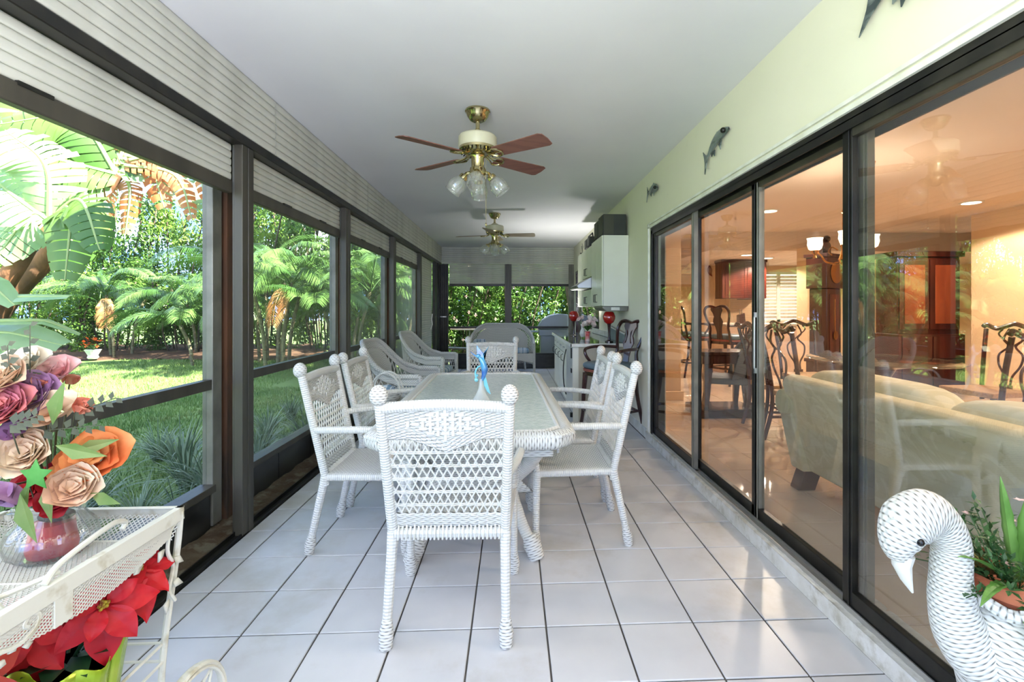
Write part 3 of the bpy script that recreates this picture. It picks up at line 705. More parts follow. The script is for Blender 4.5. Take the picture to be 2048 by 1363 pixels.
def rose_pot(label, loc, seed, sc=1):
    t = thing('rose_arrangement', label, 'flowers', loc, 0, 'yellow rose arrangements')
    MB().lathe([(.05, 0), (.06, .03), (.065, .06), (.055, .06), (.05, .02)], 18).build('bowl', white, t)
    rr = random.Random(seed)
    for i in range(11):
        a = i * 2.4; r = .035 + .0115 * i
        d = Vector((cos(a) * r / .1, sin(a) * r / .1, 1.1)).normalized()
        rose(MB(), (cos(a) * r, sin(a) * r, .12 - r * .35), .034, d, i + seed, 8).build('rose', yel, t, sharp=180)
    b = MB()
    for i in range(40):
        a = rr.uniform(0, 2 * pi); r = rr.uniform(.08, .17); z = rr.uniform(.03, .10)
        leaf(b, (cos(a) * r * .6, sin(a) * r * .6, z), (cos(a), sin(a), rr.uniform(-.3, .5)), .06, .028)
    b.build('foliage', leafg, t, kind='stuff')
    t.scale = (sc,) * 3; return t
def leaf(b, base, d, L, W, up=(0, 0, 1), curl=.15, seg=2):
    base = Vector(base); d = Vector(d).normalized(); s = d.cross(Vector(up)); s = s.normalized() if s.length > 1e-4 else Vector((1, 0, 0)); n = s.cross(d)
    pts = [base, base + d * L * .45 + s * W / 2 + n * L * .02, base + d * L * .5 - n * L * .05, base + d * L * .45 - s * W / 2 + n * L * .02, base + d * L - n * L * curl]
    b.add(pts, [(0, 1, 2), (0, 2, 3), (1, 4, 2), (2, 4, 3)]); return b
rose_pot('yellow roses standing on the small table before the far loveseat', (-.22, 9.3, .50), 3, 1.15)
rose_pot('yellow roses on the seat of the farther barrel armchair', (-1.18, 6.82, .485), 5, .95)
def side_table(label, loc, r, h):
    t = thing('wicker_side_table', label, 'side table', loc, 0, 'small round wicker tables')
    MB().lathe([(1e-4, h - .02), (r * .5, h - .02), (r, h - .02), (r + .01, h - .01), (r, h), (r * .5, h), (1e-4, h)], 28).build('tabletop', wrap, t)
    MB().lathe([(r * .95, h - .09), (r, h - .02)], 28, uvs=(30, 5)).build('skirt', wick, t, solid=.01)
    for k in range(4):
        a = pi / 4 + k * pi / 2; MB().tube([(cos(a) * r * .7, sin(a) * r * .7, h - .02), (cos(a) * r * .8, sin(a) * r * .8, 0)], .018, 8, .012).build('leg', wrap, t)
    return t
side_table('small round white wicker table under the hoop-handled basket', (-1.13, 4.33, 0), .20, .48)
side_table('small round white wicker table holding yellow roses before the loveseat', (-.22, 9.3, 0), .21, .495)
t = thing('wicker_basket', 'white wicker basket with a tall hoop handle and striped lid', 'basket', (-1.12, 4.33, .482))
MB().lathe([(.10, 0), (.125, .04), (.135, .08), (.12, .08), (.10, .03)], 24, uvs=(24, 2)).build('bowl', wick, t)
for s in (-1, 1):
    MB().tube([(.13 * cos(a), s * .05, .06 + .19 * sin(a)) for a in [pi * i / 18 for i in range(19)]], .009, 8, .01).build('handle', wrap, t)
MB().lathe([(1e-4, .14), (.04, .135), (.04, .125), (.07, .12), (.07, .11), (.10, .10), (.10, .08), (1e-4, .08)], 24).build('lid', cush, t)

# ------------------------------------------------------------------ kitchen counter along the house wall
cream = mat('cream_cabinet', (228, 228, 214), 0.4, col2=(220, 220, 204), nscale=2)
ctop = mat('green_black_counter', (58, 72, 64), 0.05, spec=.9, col2=(74, 88, 78), nscale=60)
taupe = mat('taupe_end_panel', (188, 182, 162), 0.5, col2=(172, 166, 146), nscale=4)
steel = mat('stainless_steel', (168, 168, 164), 0.28, metal=1.0)
t = thing('counter_cabinet', 'cream base cabinet run along the house wall', 'cabinet', (.70, 5.50, 0))
MB().box(.02, .64, 0, 2.46, .10, .865).box(.08, .64, .02, 2.46, 0, .10).build('carcass', cream, t, False)
MB().box(.0, .64, -.02, 0, .0, .865).build('end_panel', taupe, t, False)
MB().box(-.005, .06, -.022, -.004, .0, .865).build('end_trim', cream, t, False)
for i, (a, c) in enumerate(((.72, 1.14), (1.15, 1.58), (1.6, 2.02), (2.03, 2.45))):
    dr = MB().box(0, .02, a, c, .12, .70).build('door', cream, t, False, bev=.004)
    MB().tube([(-.002, c - .05, .58), (-.03, c - .05, .60), (-.03, c - .05, .66), (-.002, c - .05, .68)], .005, 6).build('handle', black, dr)
    dw = MB().box(0, .02, a, c, .71, .855).build('drawer', cream, t, False, bev=.004)
    MB().box(-.02, 0, (a + c) / 2 - .05, (a + c) / 2 + .05, .775, .79).build('handle', steel, dw, False, bev=.002)
t = thing('refrigerator', 'small undercounter refrigerator with a long bowed handle at the counter corner', 'refrigerator', (.70, 5.53, 0))
MB().box(-.005, .015, .02, .64, .10, .85).build('door', mat('silver_door', (206, 206, 200), .3, metal=.2), t, False, bev=.006)
MB().tube(bez((-.01, .60, .2), (-.06, .60, .35), (-.06, .60, .62), (-.01, .60, .78)), .007, 8).build('handle', black, t)
MB().box(-.015, .0, .03, .10, .72, .84).box(-.015, 0, .03, .10, .55, .60).build('vent', black, t, False)
MB().cbox((0.0, .05, .06), (.05, .05, .05)).build('foot', black, t, False)
tag(MB().box(.68, 1.34, 5.46, 8.0, .868, .898).build('countertop', ctop, smooth=False, bev=.003), 'glossy dark green countertop with white front edge', 'countertop')
MB().box(.66, .6795, 5.44, 8.0, .862, .90).box(.66, 1.34, 5.44, 5.4595, .862, .90).build('edging', white, bpy.data.objects['countertop'], smooth=False, bev=.004)
tag(MB().box(1.33, 1.345, 5.46, 8.0, .90, .985).build('backsplash', white, smooth=False, bev=.004), 'low white backsplash strip behind the counter', 'backsplash')
# wall cabinets
def wallcab(label, y0, y1, z0, z1, nd, hz):
    t = thing('wall_cabinet', label, 'cabinet', (1.03, y0, 0), 0, 'cream wall cabinets')
    MB().box(.02, .312, 0, y1 - y0, z0, z1).build('carcass', cream, t, False, bev=.002)
    L = (y1 - y0) / nd
    for i in range(nd):
        d = MB().box(0, .019, i * L + .003, (i + 1) * L - .003, z0 + .003, z1 - .003).build('door', cream, t, False, bev=.005)
        yy = (i * L + .05) if i % 2 else ((i + 1) * L - .05)
        MB().tube([(0, yy, hz), (-.025, yy, hz), (-.025, yy, hz + .09), (0, yy, hz + .09)], .005, 6).build('handle', black, d)
wallcab('tall cream wall cabinet with its blank side facing the camera', 5.48, 6.20, 1.33, 2.15, 2, 1.38)
wallcab('short cream wall cabinet above the range hood', 6.205, 7.05, 1.72, 2.13, 2, 1.76)
wallcab('low cream wall cabinet under the range hood', 6.205, 7.05, 1.33, 1.56, 2, 1.37)
wallcab('farthest tall cream wall cabinet beyond the range hood', 7.06, 7.50, 1.33, 2.13, 1, 1.38)
t = thing('range_hood', 'small silver range hood jutting from the wall cabinets', 'range hood', (1.03, 6.22, 1.57))
MB().poly([(.30, 0, 0), (-.17, 0, 0), (-.19, 0, .03), (-.16, 0, .055), (-.0, 0, .145), (.30, 0, .145)], (0, .80, 0)).build('canopy', steel, t, False, bev=.004)
MB().box(-.196, -.188, .1, .7, .008, .028).build('switch_strip', black, t, False)
t = thing('undercabinet_light', 'flat grey light fixture under the tall wall cabinet', 'light fixture', (1.04, 5.49, 1.272))
MB().poly([(.0, 0, .055), (.0, 0, .035), (.05, 0, 0), (.29, 0, 0), (.30, 0, .055)], (0, .58, 0)).build('housing', greyal, t, False, bev=.003)
MB().box(.10, .20, -.003, 0, .01, .045).build('label_plate', white, t, False)
# things on top of the cabinet
spk = mat('speaker_black', (40, 42, 36), 0.5, col2=(56, 58, 48), nscale=3)
def speaker(label, loc, d):
    t = thing('speaker', label, 'speaker', loc, 0, 'speakers on the wall cabinet'); w, l, h = d
    MB().box(.0, w, 0, l, 0, h).build('case', spk, t, False, bev=.006)
    MB().box(-.012, 0, .01, l - .01, .01, h - .01).build('grille', mat('grille_cloth', (66, 68, 56), .8), t, False, bev=.003)
    MB().box(.01, w * .45, -.004, 0, .01, h - .01).build('side_panel', mat('speaker_side', (62, 62, 46), .5), t, False)
speaker('large black loudspeaker on the wall cabinet, nearest the camera', (1.05, 5.50, 2.152), (.27, .25, .245))
speaker('second black loudspeaker just behind the nearest one', (1.04, 5.78, 2.152), (.25, .22, .22))
t = thing('radio', 'black radio on the wall cabinet beyond the loudspeakers', 'radio', (1.02, 6.3, 2.132))
MB().box(0, .22, 0, .45, 0, .13).build('case', spk, t, False, bev=.01)
MB().box(-.006, 0, .04, .18, .02, .11).box(-.006, 0, .27, .41, .02, .11).build('grille', greyal, t, False, bev=.002)
MB().tube([(.05, .03, .13), (.05, .06, .18), (.05, .39, .18), (.05, .42, .13)], .01, 6).build('handle', black, t)
t = thing('bird_ornament', 'small thin wire ornament standing at the end of the wall cabinets', 'ornament', (1.06, 7.2, 2.132))
MB().lathe([(.04, 0), (.04, .01), (1e-4, .012)], 12).tube(smoothp([(0, 0, .01), (0, .03, .06), (0, -.02, .10), (0, .05, .16)], 4), .004, 5).tube(smoothp([(0, 0, .05), (0, .08, .09), (0, .10, .13)], 4), .004, 5).build('ornament_wire', black, t)
# counter top items: red globe lamps, vase, ducks
red = mat('red_glass', (176, 28, 22), 0.08, spec=.8, coat=1)
for lb, x, y in (('red glass globe lamp on a dark stem at the far end of the counter', .90, 7.0), ('red glass globe lamp on a dark stem behind the bar stool', 1.17, 5.75)):
    t = thing('globe_lamp', lb, 'lamp', (x, y, .899), 0, 'red globe lamps')
    MB().lathe([(.05, 0), (.05, .01), (.018, .025), (.014, .10), (.02, .2), (.028, .225), (1e-4, .226)], 18).build('stem', darkwood, t)
    MB().lathe([(.03, .22), (.058, .24), (.075, .28), (.076, .31), (.06, .35), (.045, .365), (.04, .36), (.055, .335)], 22).build('shade', red, t)
t = thing('flower_vase', 'white and pink silk flowers in a red and white vase on the counter', 'vase', (.93, 5.9, .899))
MB().lathe([(.03, 0), (.034, .01), (.028, .04), (.034, .08), (.038, .12), (.03, .12), (.026, .05)], 18).build('vase', mat('red_white_glaze', (200, 70, 70), .15, col2=(236, 226, 218), nscale=9), t)
wf = mat('white_silk_petal', (236, 228, 214), .7, col2=(226, 190, 186), nscale=14)
for i in range(12):
    a = i * 2.4; r = .03 + .009 * i
    rose(MB(), (cos(a) * r, sin(a) * r, .27 - r * .4 + .05 * sin(i * 5)), .042, (cos(a), sin(a), .9), i, 8).build('blossom', wf, t, sharp=180)
b = MB()
for i in range(30):
    a = random.uniform(0, 6.28); leaf(b, (0, 0, .12), (cos(a) * .7, sin(a) * .7, 1), .17, .012)
b.build('stems', leafg, t, kind='stuff')
t = thing('duck_figurine', 'small white and brown duck ornament on the counter beside the vase', 'ornament', (.96, 6.5, .899))
MB().tube(smoothp([(0, -.0, .02), (0, .0, .07), (0, .0, .12), (-.01, 0, .17), (-.03, 0, .20)], 5), interp([.03, .045, .035, .018, .015, .006], 21), 12).build('body', white, t)
t = thing('fan_tray', 'grey folding tray leaning on the backsplash behind the bar stool', 'tray', (1.30, 5.55, .90))
MB().poly([(.0, 0, 0), (0, .9, 0), (0, .9, .16), (0, 0, .10)], (.012, 0, 0)).build('panel', mat('grey_blue_panel', (120, 136, 138), .5), t, False)
MB().poly([(-.002, -.01, .10), (-.002, .91, .16), (-.002, .91, .175), (-.002, -.01, .115)], (.016, 0, 0)).build('rim', white, t, False)

# ------------------------------------------------------------------ bar stools (mahogany, Queen Anne splat)
vinyl = mat('blue_grey_vinyl', (92, 110, 120), .4, col2=(80, 98, 108), nscale=5)
trimr = mat('rope_trim', (150, 84, 70), .5)
def bar_stool(label, loc, rz, group, wood):
    t = thing('bar_stool', label, 'stool', loc, rz, group)   # faces +y
    def rrect(w, d, k=.3, n=40):
        r = []
        for i in range(n):
            a = 2 * pi * i / n; g = lambda q: (abs(q) ** .5) * (1 if q > 0 else -1)
            r.append((w * g(cos(a)), d * g(sin(a))))
        return r
    b = MB(); cushion(b, (0, .0, .70), (.24, .22, .045)); b.build('seat', vinyl, t)
    MB().poly([(x, y, .60) for x, y in rrect(.235, .215)], (0, 0, .055)).build('seat_apron', wood, t)
    MB().tube([(x, y, .662) for x, y in rrect(.24, .22)], .007, 6, closed=True).tube([(x, y, .648) for x, y in rrect(.24, .22)], .006, 6, closed=True).build('rope_trim', trimr, t)
    # back frame: two curved stiles and yoke crest
    for s in (-1, 1):
        pts = smoothp([(s * .175, -.205, .60), (s * .17, -.225, .74), (s * .155, -.24, .85), (s * .195, -.275, .98), (s * .21, -.30, 1.08), (s * .17, -.315, 1.15), (s * .09, -.315, 1.165), (0, -.315, 1.14)], 6)
        MB().tube(pts, interp([.02, .02, .018, .018, .02, .021, .021, .021], len(pts)), 8, flat=1.0).build('back_stile', wood, t)
        MB().tube(smoothp([(s * .165, -.235, .88), (s * .25, -.13, .885), (s * .27, .03, .88), (s * .265, .12, .855), (s * .245, .12, .79), (s * .225, .08, .72), (s * .22, .07, .64)], 5), .017, 8).build('arm', wood, t)
        MB().tube(smoothp([(s * .19, -.19, .62), (s * .195, -.21, .4), (s * .205, -.25, .2), (s * .215, -.29, 0)], 4), interp([.022, .02, .019, .018], 13), 8).build('leg', wood, t)
        MB().tube(smoothp([(s * .19, .17, .62), (s * .195, .19, .42), (s * .20, .20, .2), (s * .215, .225, 0)], 4), interp([.03, .024, .018, .02], 13), 8).build('leg', wood, t)
    sp = [(.05, .64), (.045, .72), (.04, .78), (.055, .86), (.085, .93), (.075, .97), (.055, 1.01), (.07, 1.06), (.10, 1.11), (.09, 1.15)]
    def yb(z): return lerp(-.21, -.315, (z - .62) / .53)
    out_ = [(x, yb(z), z) for x, z in sp] + [(-x, yb(z), z) for x, z in sp[::-1]]
    MB().poly(out_, (0, .016, 0)).build('splat', wood, t, bev=.003)
    for s in (-1, 1): MB().tube(smoothp([(s * .068, yb(1.09), 1.09), (s * .03, yb(1.04) + .018, 1.05), (s * .028, yb(.98) + .018, .98), (s * .045, yb(.92) + .018, .93)], 4), .004, 5).build('splat_scroll', wood, t)
    for z, k in ((.24, 1), (.24, -1)):
        MB().tube(smoothp([(-.20, k * .20, z), (-.1, k * .235, z + .0), (.1, k * .235, z), (.20, k * .20, z)], 5), .015, 8).build('foot_rail', wood, t)
    for s in (-1, 1): MB().tube(smoothp([(s * .2, .2, .24), (s * .225, 0, .24), (s * .205, -.235, .24)], 5), .014, 8).build('foot_rail', wood, t)
    return t
ST = bar_stool('dark mahogany bar stool with blue-grey seat beside the porch counter', (1.02, 5.0, 0), radians(118), 'mahogany bar stools', darkwood)
# ------------------------------------------------------------------ ceiling fans
fanwhite = mat('antique_white_enamel', (200, 196, 168), 0.4)
blade_m = mat('fan_blade_wood', (126, 84, 72), 0.5, col2=(108, 68, 58), nscale=5, stretch=(1, 6, 1))
blade_m2 = mat('fan_blade_tan', (142, 128, 106), 0.5, col2=(128, 112, 92), nscale=5)
shade_g = pane_mat('cut_clear_glass', (0.95, 0.96, 0.95), 2.4, 0.05, 1.5, dust=0.10, dcol=(235, 235, 230))
def fan(label, loc, angs, bm, chain):
    t = thing('ceiling_fan', label, 'fan', loc, 0, 'ceiling fans')
    MB().lathe([(1e-4, 0), (.083, 0), (.086, -.012), (.078, -.02), (.072, -.04), (.052, -.068), (.03, -.078), (1e-4, -.08)], 32).build('canopy', brass, t)
    MB().lathe([(.014, -.07), (.014, -.125), (.02, -.13), (.02, -.15), (.013, -.155)], 16).build('downrod', brass, t)
    MB().lathe([(1e-4, -.142), (.04, -.145), (.055, -.158), (.12, -.175), (.128, -.185), (.13, -.245), (.122, -.258), (.118, -.262)], 40).build('motor_housing', fanwhite, t)
    b = MB().lathe([(.125, -.256), (.124, -.27), (.09, -.292), (.06, -.30), (1e-4, -.30)], 40)
    mh = b.build('housing_band', brass, t)
    b = MB()
    for k in range(24):
        a = 2 * pi * k / 24; b.cbox((0, 0, 0), (.03, .007, .006), Matrix.Translation((cos(a) * .105, sin(a) * .105, -.284)) @ Matrix.Rotation(a, 4, 'Z') @ Matrix.Rotation(radians(33), 4, 'Y'))
    b.build('vent_slots', black, t)
    zb = -.31
    for a in angs:
        R_ = Matrix.Rotation(radians(a), 4, 'Z'); Rp = R_ @ Matrix.Translation((0, 0, zb)) @ Matrix.Rotation(radians(-12), 4, 'X')
        pts = []
        for x, y in [(.15, -.045), (.17, -.056), (.54, -.072), (.565, -.06), (.572, 0), (.565, .06), (.54, .072), (.17, .056), (.15, .045)]: pts.append(Rp @ Vector((x, y, 0)))
        bl = MB().poly(pts, (Rp.to_3x3() @ Vector((0, 0, .006)))).build('blade', bm, t, False, bev=.002)
        iron = MB()
        for s in (-1, 1): iron.tube([Rp @ Vector(p) for p in smoothp([(.07, s * .012, .02), (.11, s * .02, .0), (.15, s * .045, -.006), (.19, s * .035, -.006), (.21, 0, -.006)], 4)], .007, 6)
        iron.tube([Rp @ Vector((.07, 0, .022)), Rp @ Vector((.13, 0, -.004)), Rp @ Vector((.21, 0, -.006))], .006, 6)
        iron.build('blade_iron', brass, bl)
    MB().lathe([(.045, -.30), (.05, -.31), (.042, -.325), (.042, -.385), (.05, -.39), (.054, -.405), (.056, -.43), (.045, -.455), (.032, -.465), (.02, -.475), (1e-4, -.478)], 28).build('light_kit_hub', brass, t)
    for k in range(4):
        a = radians(45 + 90 * k - 45); R_ = Matrix.Rotation(a, 4, 'Z')
        arm = MB().tube([R_ @ Vector(p) for p in smoothp([(.03, 0, -.42), (.07, 0, -.425), (.088, 0, -.445)], 4)], .012, 8)
        M_ = R_ @ Matrix.Translation((.085, 0, -.44)) @ Matrix.Rotation(radians(-38), 4, 'Y')
        arm.lathe([(.026, -.0), (.03, -.012), (.03, -.028), (.024, -.03)], 16, (0, 0, 0), M_)
        ao = arm.build('lamp_arm', brass, t)
        prof = [(.026, -.026), (.034, -.036), (.05, -.06), (.058, -.085), (.056, -.11), (.05, -.13), (.054, -.142)]
        sg = MB()
        n = 32; vs = []; 
        def sh(u, v): 
            r, z = interp([p[0] for p in prof], 25)[min(24, int(round(v * 24)))], interp([p[1] for p in prof], 25)[min(24, int(round(v * 24)))]
            r += .0022 * sin(u * 2 * pi * 14) * sin(pi * v) + (.003 * cos(u * 2 * pi * 8) if v > .9 else 0)
            return M_ @ Vector((r * cos(2 * pi * u), r * sin(2 * pi * u), z))
        sg.grid(sh, 56, 24).build('glass_shade', shade_g, t, solid=.002)
        MB().ball((0, 0, -.075), .022, 12, 8, (1, 1, 1.5)).build('bulb', shade_g, t).matrix_local = M_
    if chain:
        MB().tube([(.055, 0, -.33), (.056, 0, -.33 - chain)], .0016, 5).ball((.056, 0, -.34 - chain), .006, 8, 6, (1, 1, 2)).build('pull_chain', brass, t)
    return t
fan('large brass and white ceiling fan with four reddish blades, nearer the camera', (-.235, 3.25, ZC), [38, 142, 218, 322], blade_m, .43)
fan('brass and white ceiling fan with tan blades near the far wall', (-.25, 6.75, ZC), [-5, 85, 163, 262], blade_m2, .18)

# ------------------------------------------------------------------ metal fish on the house wall
fishm = mat('silvery_fish_enamel', (142, 152, 150), 0.3, metal=.5, col2=(70, 82, 84), nscale=7, stretch=(1, 1, 3), thr=(.45, .6))
def fish(name, label, y, z, L, rot, kind):
    t = thing(name, label, 'wall ornament', (XR - .02, y, z), 0, 'metal fish on the house wall')
    M_ = Matrix.Rotation(rot, 4, 'X')     # fish along +y local, in yz plane, nose at -y (toward camera)
    def T(p): return M_ @ Vector(p)
    def body(u, v):
        a = 2 * pi * u; h = {0: .16, 1: .22, 2: .30}[kind] * L * (sin(pi * min(1, v * .95 + .05)) ** .75) * (1 - .35 * v); th = .05 * L * sin(pi * min(1, v * .97 + .02)) ** .6
        bend = (.10 if kind == 1 else .05) * L * sin(pi * v)
        return T((th * cos(a), lerp(-.5, .38, v) * L, h * .5 * sin(a) + bend))
    MB().grid(body, 20, 18).build('body', fishm, t)
    def fin(nm, pts): MB().poly([T((-.004, y_ * L, z_ * L)) for y_, z_ in pts], (.006, 0, 0)).build(nm, fishm, t, bev=.001)
    fin('tail', [(.34, .02), (.44, .10), (.52, .20), (.50, .06), (.50, -.04), (.54, -.24), (.44, -.10), (.36, -.02)])
    fin('dorsal_fin', [(-.18, .14), (-.10, .21), (-.04, .18), (.18, .12), (.22, .08), (0, .08)])
    fin('anal_fin', [(.05, -.04), (.10, -.14), (.13, -.05), (.2, -.09), (.22, .0)])
    fin('pectoral_fin', [(-.22, -.02), (-.14, -.16), (-.10, -.04)])
    for dz in (0,): MB().ball(T((-.05 * L, -.40 * L, .03 * L)), .014 * L / .3, 8, 6).build('eye', black, t)
    return t
fish('metal_fish', 'largest silver metal fish high on the wall, cut by the top edge of the photo', 1.515, 2.375, .44, radians(15), 0)
fish('metal_fish', 'curved silver metal fish on the wall over the sliding doors', 3.06, 2.36, .38, radians(-14), 1)
fish('metal_fish', 'smallest round metal fish on the wall nearest the kitchen cabinets', 4.48, 2.415, .34, radians(4), 2)

# ------------------------------------------------------------------ wicker swan planter
t = thing('swan_planter', 'white wicker swan planter standing by the sliding glass door', 'planter', (1.032, 1.0, 0)); t.scale = (.87, .87, .97)
# local frame: head toward -x. body centre at (.09,0)
neck = smoothp([(.10, 0, .60), (.00, -.01, .575), (-.065, -.01, .61), (-.095, -.01, .68), (-.10, -.01, .75), (-.10, -.01, .82), (-.13, -.01, .87), (-.17, -.01, .885), (-.215, -.01, .865), (-.235, -.01, .825), (-.235, -.01, .79)], 10)
nr = interp([.09, .085, .062, .050, .043, .041, .043, .054, .056, .043, .024], len(neck))
P_ = MB(); vs = []
P_.tube(neck, nr, 48, .0078, uturn=30)
P_.build('neck', wick, t, sharp=180)
MB().tube([(-.226, -.012, .80), (-.228, -.012, .775), (-.218, -.014, .745), (-.204, -.016, .715)], [.029, .024, .015, .003], 12, flat=.8).build('beak', white, t)
for s in (-1, 1): MB().ball((-.222, -.01 + s * .050, .845), .0085, 12, 8).build('eye', mat('black_bead', (8, 8, 8), .1), t)
MB().tube([(-.255, -.02, .875), (-.27, -.03, .89)], [.006, .004], 6).build('weave_end', strandm, t)
def bodyf(u, v):
    a = 2 * pi * u; z = lerp(.43, .70, v); r = .155 * (sin(pi * (.18 + .62 * v)) ** .7)
    wob = .004 * sin(a * 30) * (1 if int(v * 26) % 2 else -1)
    return (.10 + (r * 1.12 + wob) * cos(a), (r + wob) * sin(a), z - .05 * cos(a) * (1 - v))
MB().grid(bodyf, 160, 26, (60, 26)).build('body', wick, t, solid=.008, sharp=180)
MB().tube([(.10 + .155 * cos(a), .125 * sin(a), .70 + .006 * cos(a * 9)) for a in [2 * pi * i / 48 for i in range(48)]], .014, 8, .012, closed=True, uturn=8).build('rim_braid', wick, t)
def pedf(u, v):
    a = 2 * pi * u; z = lerp(0, .50, v); r = lerp(.15, .105, min(1, v * 1.5)) + (.02 * max(0, v - .8) / .2)
    return (.10 + r * cos(a) * 1.1, r * sin(a), z)
MB().grid(pedf, 100, 30, (40, 34)).build('pedestal', wick, t, solid=.01, sharp=180)
MB().poly([(.22, -.04, .55), (.27, -.03, .66), (.29, 0, .74), (.25, .0, .70), (.2, .03, .6)], (0, .03, 0)).build('tail', wick, t)
terra = mat('terracotta', (188, 110, 78), .8, col2=(168, 92, 64), nscale=8)
t = thing('potted_plant', 'leafy artificial plant in a terracotta pot inside the swan planter', 'plant', (1.105, 1.0, .585)); t.scale = (.92,) * 3
MB().lathe([(1e-4, 0), (.08, 0), (.105, .12), (.118, .12), (.122, .15), (.112, .155), (.104, .13), (1e-4, .128)], 30).build('pot', terra, t)
mid = mat('dark_small_leaf', (48, 84, 44), .45, col2=(72, 110, 58), nscale=20, sub=.15)
agave = mat('agave_leaf', (94, 140, 60), .45, col2=(132, 176, 92), nscale=8, stretch=(3, 3, .6), sub=.2)
tipm = mat('reddish_sprig', (116, 104, 48), .6, col2=(140, 96, 56), nscale=20, sub=.2)
rr = random.Random(4)
b = MB()
for i in range(70):
    a = rr.uniform(0, 2 * pi); el = rr.uniform(.15, 1.3); L = rr.uniform(.10, .19)
    d = Vector((cos(a) * cos(el), sin(a) * cos(el), sin(el) * .9)); p0 = Vector((cos(a) * .05, sin(a) * .05, .12))
    b.tube([p0, p0 + d * L * .6, p0 + d * L + Vector((0, 0, -.01))], .0016, 4)
    for k in range(16):
        q = p0 + d * L * (k + 3) / 18; sd_ = Vector((rr.uniform(-1, 1), rr.uniform(-1, 1), rr.uniform(-.3, 1)))
        leaf(b, q, sd_ + d * .5, rr.uniform(.018, .032), .011)
b.build('small_leaves', mid, t, kind='stuff')
def blade_leaf(base, d, L, W, droop, m, nm='long_leaf', par=None):
    base = Vector(base); d = Vector(d).normalized(); s = d.cross(Vector((0, 0, 1))).normalized(); 
    def f(u, v):
        w_ = W * (sin(pi * min(.999, .12 + .88 * v)) ** .8) * (1.0 + .12 * sin(v * 40)) 
        p = base + d * L * v + Vector((0, 0, -droop * v * v)); n = s.cross(d)
        return p + s * (u - .5) * w_ + n * (abs(u - .5) * w_ * .5)
    return MB().grid(f, 4, 14).build(nm, m, par, solid=.0015)
for d, L, W, dr in [((-.25, -.1, 1), .27, .026, .0), ((-.12, -.2, 1), .27, .030, .02), ((.35, -.25, .9), .23, .030, .04), ((.62, .0, .75), .26, .026, .04),
                    ((-.85, -.25, .75), .24, .022, .06), ((-.9, -.5, .5), .24, .024, .08), ((-.62, -.75, -.25), .17, .03, .06), ((-.5, -.95, -.6), .20, .032, .05),
                    ((.2, -.95, -.4), .18, .028, .05), ((.55, -.85, .2), .17, .03, .08)]:
    blade_leaf((d[0] * .04, d[1] * .05, .13), d, L, W, dr, agave, par=t)
for k in range(6):
    a = pi + rr.uniform(-.7, .5); d = Vector((cos(a), sin(a) * .6, rr.uniform(.45, .8))).normalized(); p0 = Vector((-.02, -.02, .13)); b = MB()
    L = rr.uniform(.12, .17); b.tube([p0, p0 + d * L], .0015, 4)
    for q in range(26): leaf(b, p0 + d * L * (q + 4) / 30, d + Vector((rr.uniform(-.8, .8), rr.uniform(-.8, .8), rr.uniform(-.4, .8))), .022, .008)
    b.build('sprig', tipm, t)
pinkf = mat('tiny_pink_flower', (232, 196, 190), .6)
for k in range(9):
    a = rr.uniform(0, 6.28); c = Vector((cos(a) * rr.uniform(.05, .16), sin(a) * .12, rr.uniform(.2, .30))); b = MB()
    for q in range(5): leaf(b, c, (cos(q * 1.256), sin(q * 1.256), .4), .014, .009)
    b.build('blossom', pinkf, t)

# ------------------------------------------------------------------ white iron tea cart
irn = mat('chipped_white_iron', (222, 220, 206), .5, col2=(190, 182, 156), nscale=16, thr=(.58, .7), bump=.2, bscale=50)
mesh_m = mat('white_expanded_mesh', (206, 204, 194), .5)
t = thing('tea_cart', 'white wrought iron tea cart with mesh trays and scroll legs beside the screens', 'cart', (0, 0, 0))
cx0, cx1, cy0, cy1, zt = -1.37, -.905, .35, 1.365, .755
b = MB()
b.box(cx1 - .004, cx1, cy0, cy1, zt - .034, zt).box(cx0, cx0 + .004, cy0, cy1, zt - .034, zt).box(cx0, cx1, cy1 - .004, cy1, zt - .030, zt).box(cx0, cx1, cy0, cy0 + .004, zt - .03, zt)
b.box(cx1 - .018, cx1, cy0, cy1, zt - .002, zt + .001).box(cx0, cx0 + .012, cy0, cy1, zt - .002, zt + .001).box(cx0, cx1, cy1 - .014, cy1, zt - .002, zt + .001)
b.build('tray_rim', irn, t, False, bev=.001)
def meshnet(b, P, nu, nv, r=.0016):
    # expanded metal: diamond net
    for i in range(-nv, nu):
        for sg in (0, 1):
            a0 = max(0, -i); a1 = min(nv, nu - i)
            if a1 <= a0: continue
            pts = []
            for k in (a0, a1):
                u = (i + k) / nu; v = k / nv
                pts.append(P(u if sg == 0 else 1 - u, v))
            b.tube(pts, r, 3)
ix0, ix1, iy0, iy1, zb = cx0 + .045, cx1 - .045, cy0 + .045, cy1 - .05, .685
b = MB(); meshnet(b, lambda u, v: (lerp(ix0, ix1, u), lerp(iy0, iy1, v), zb), 34, 64)
meshnet(b, lambda u, v: (lerp(cx1 - .006, ix1, v), lerp(cy0, cy1, u), lerp(zt - .02, zb, v)), 90, 6)
meshnet(b, lambda u, v: (lerp(cx0 + .006, ix0, v), lerp(cy0, cy1, u), lerp(zt - .02, zb, v)), 90, 6)
meshnet(b, lambda u, v: (lerp(cx0, cx1, u), lerp(cy1 - .006, iy1, v), lerp(zt - .02, zb, v)), 40, 6)
b.build('tray_mesh', mesh_m, t, False)
b = MB()
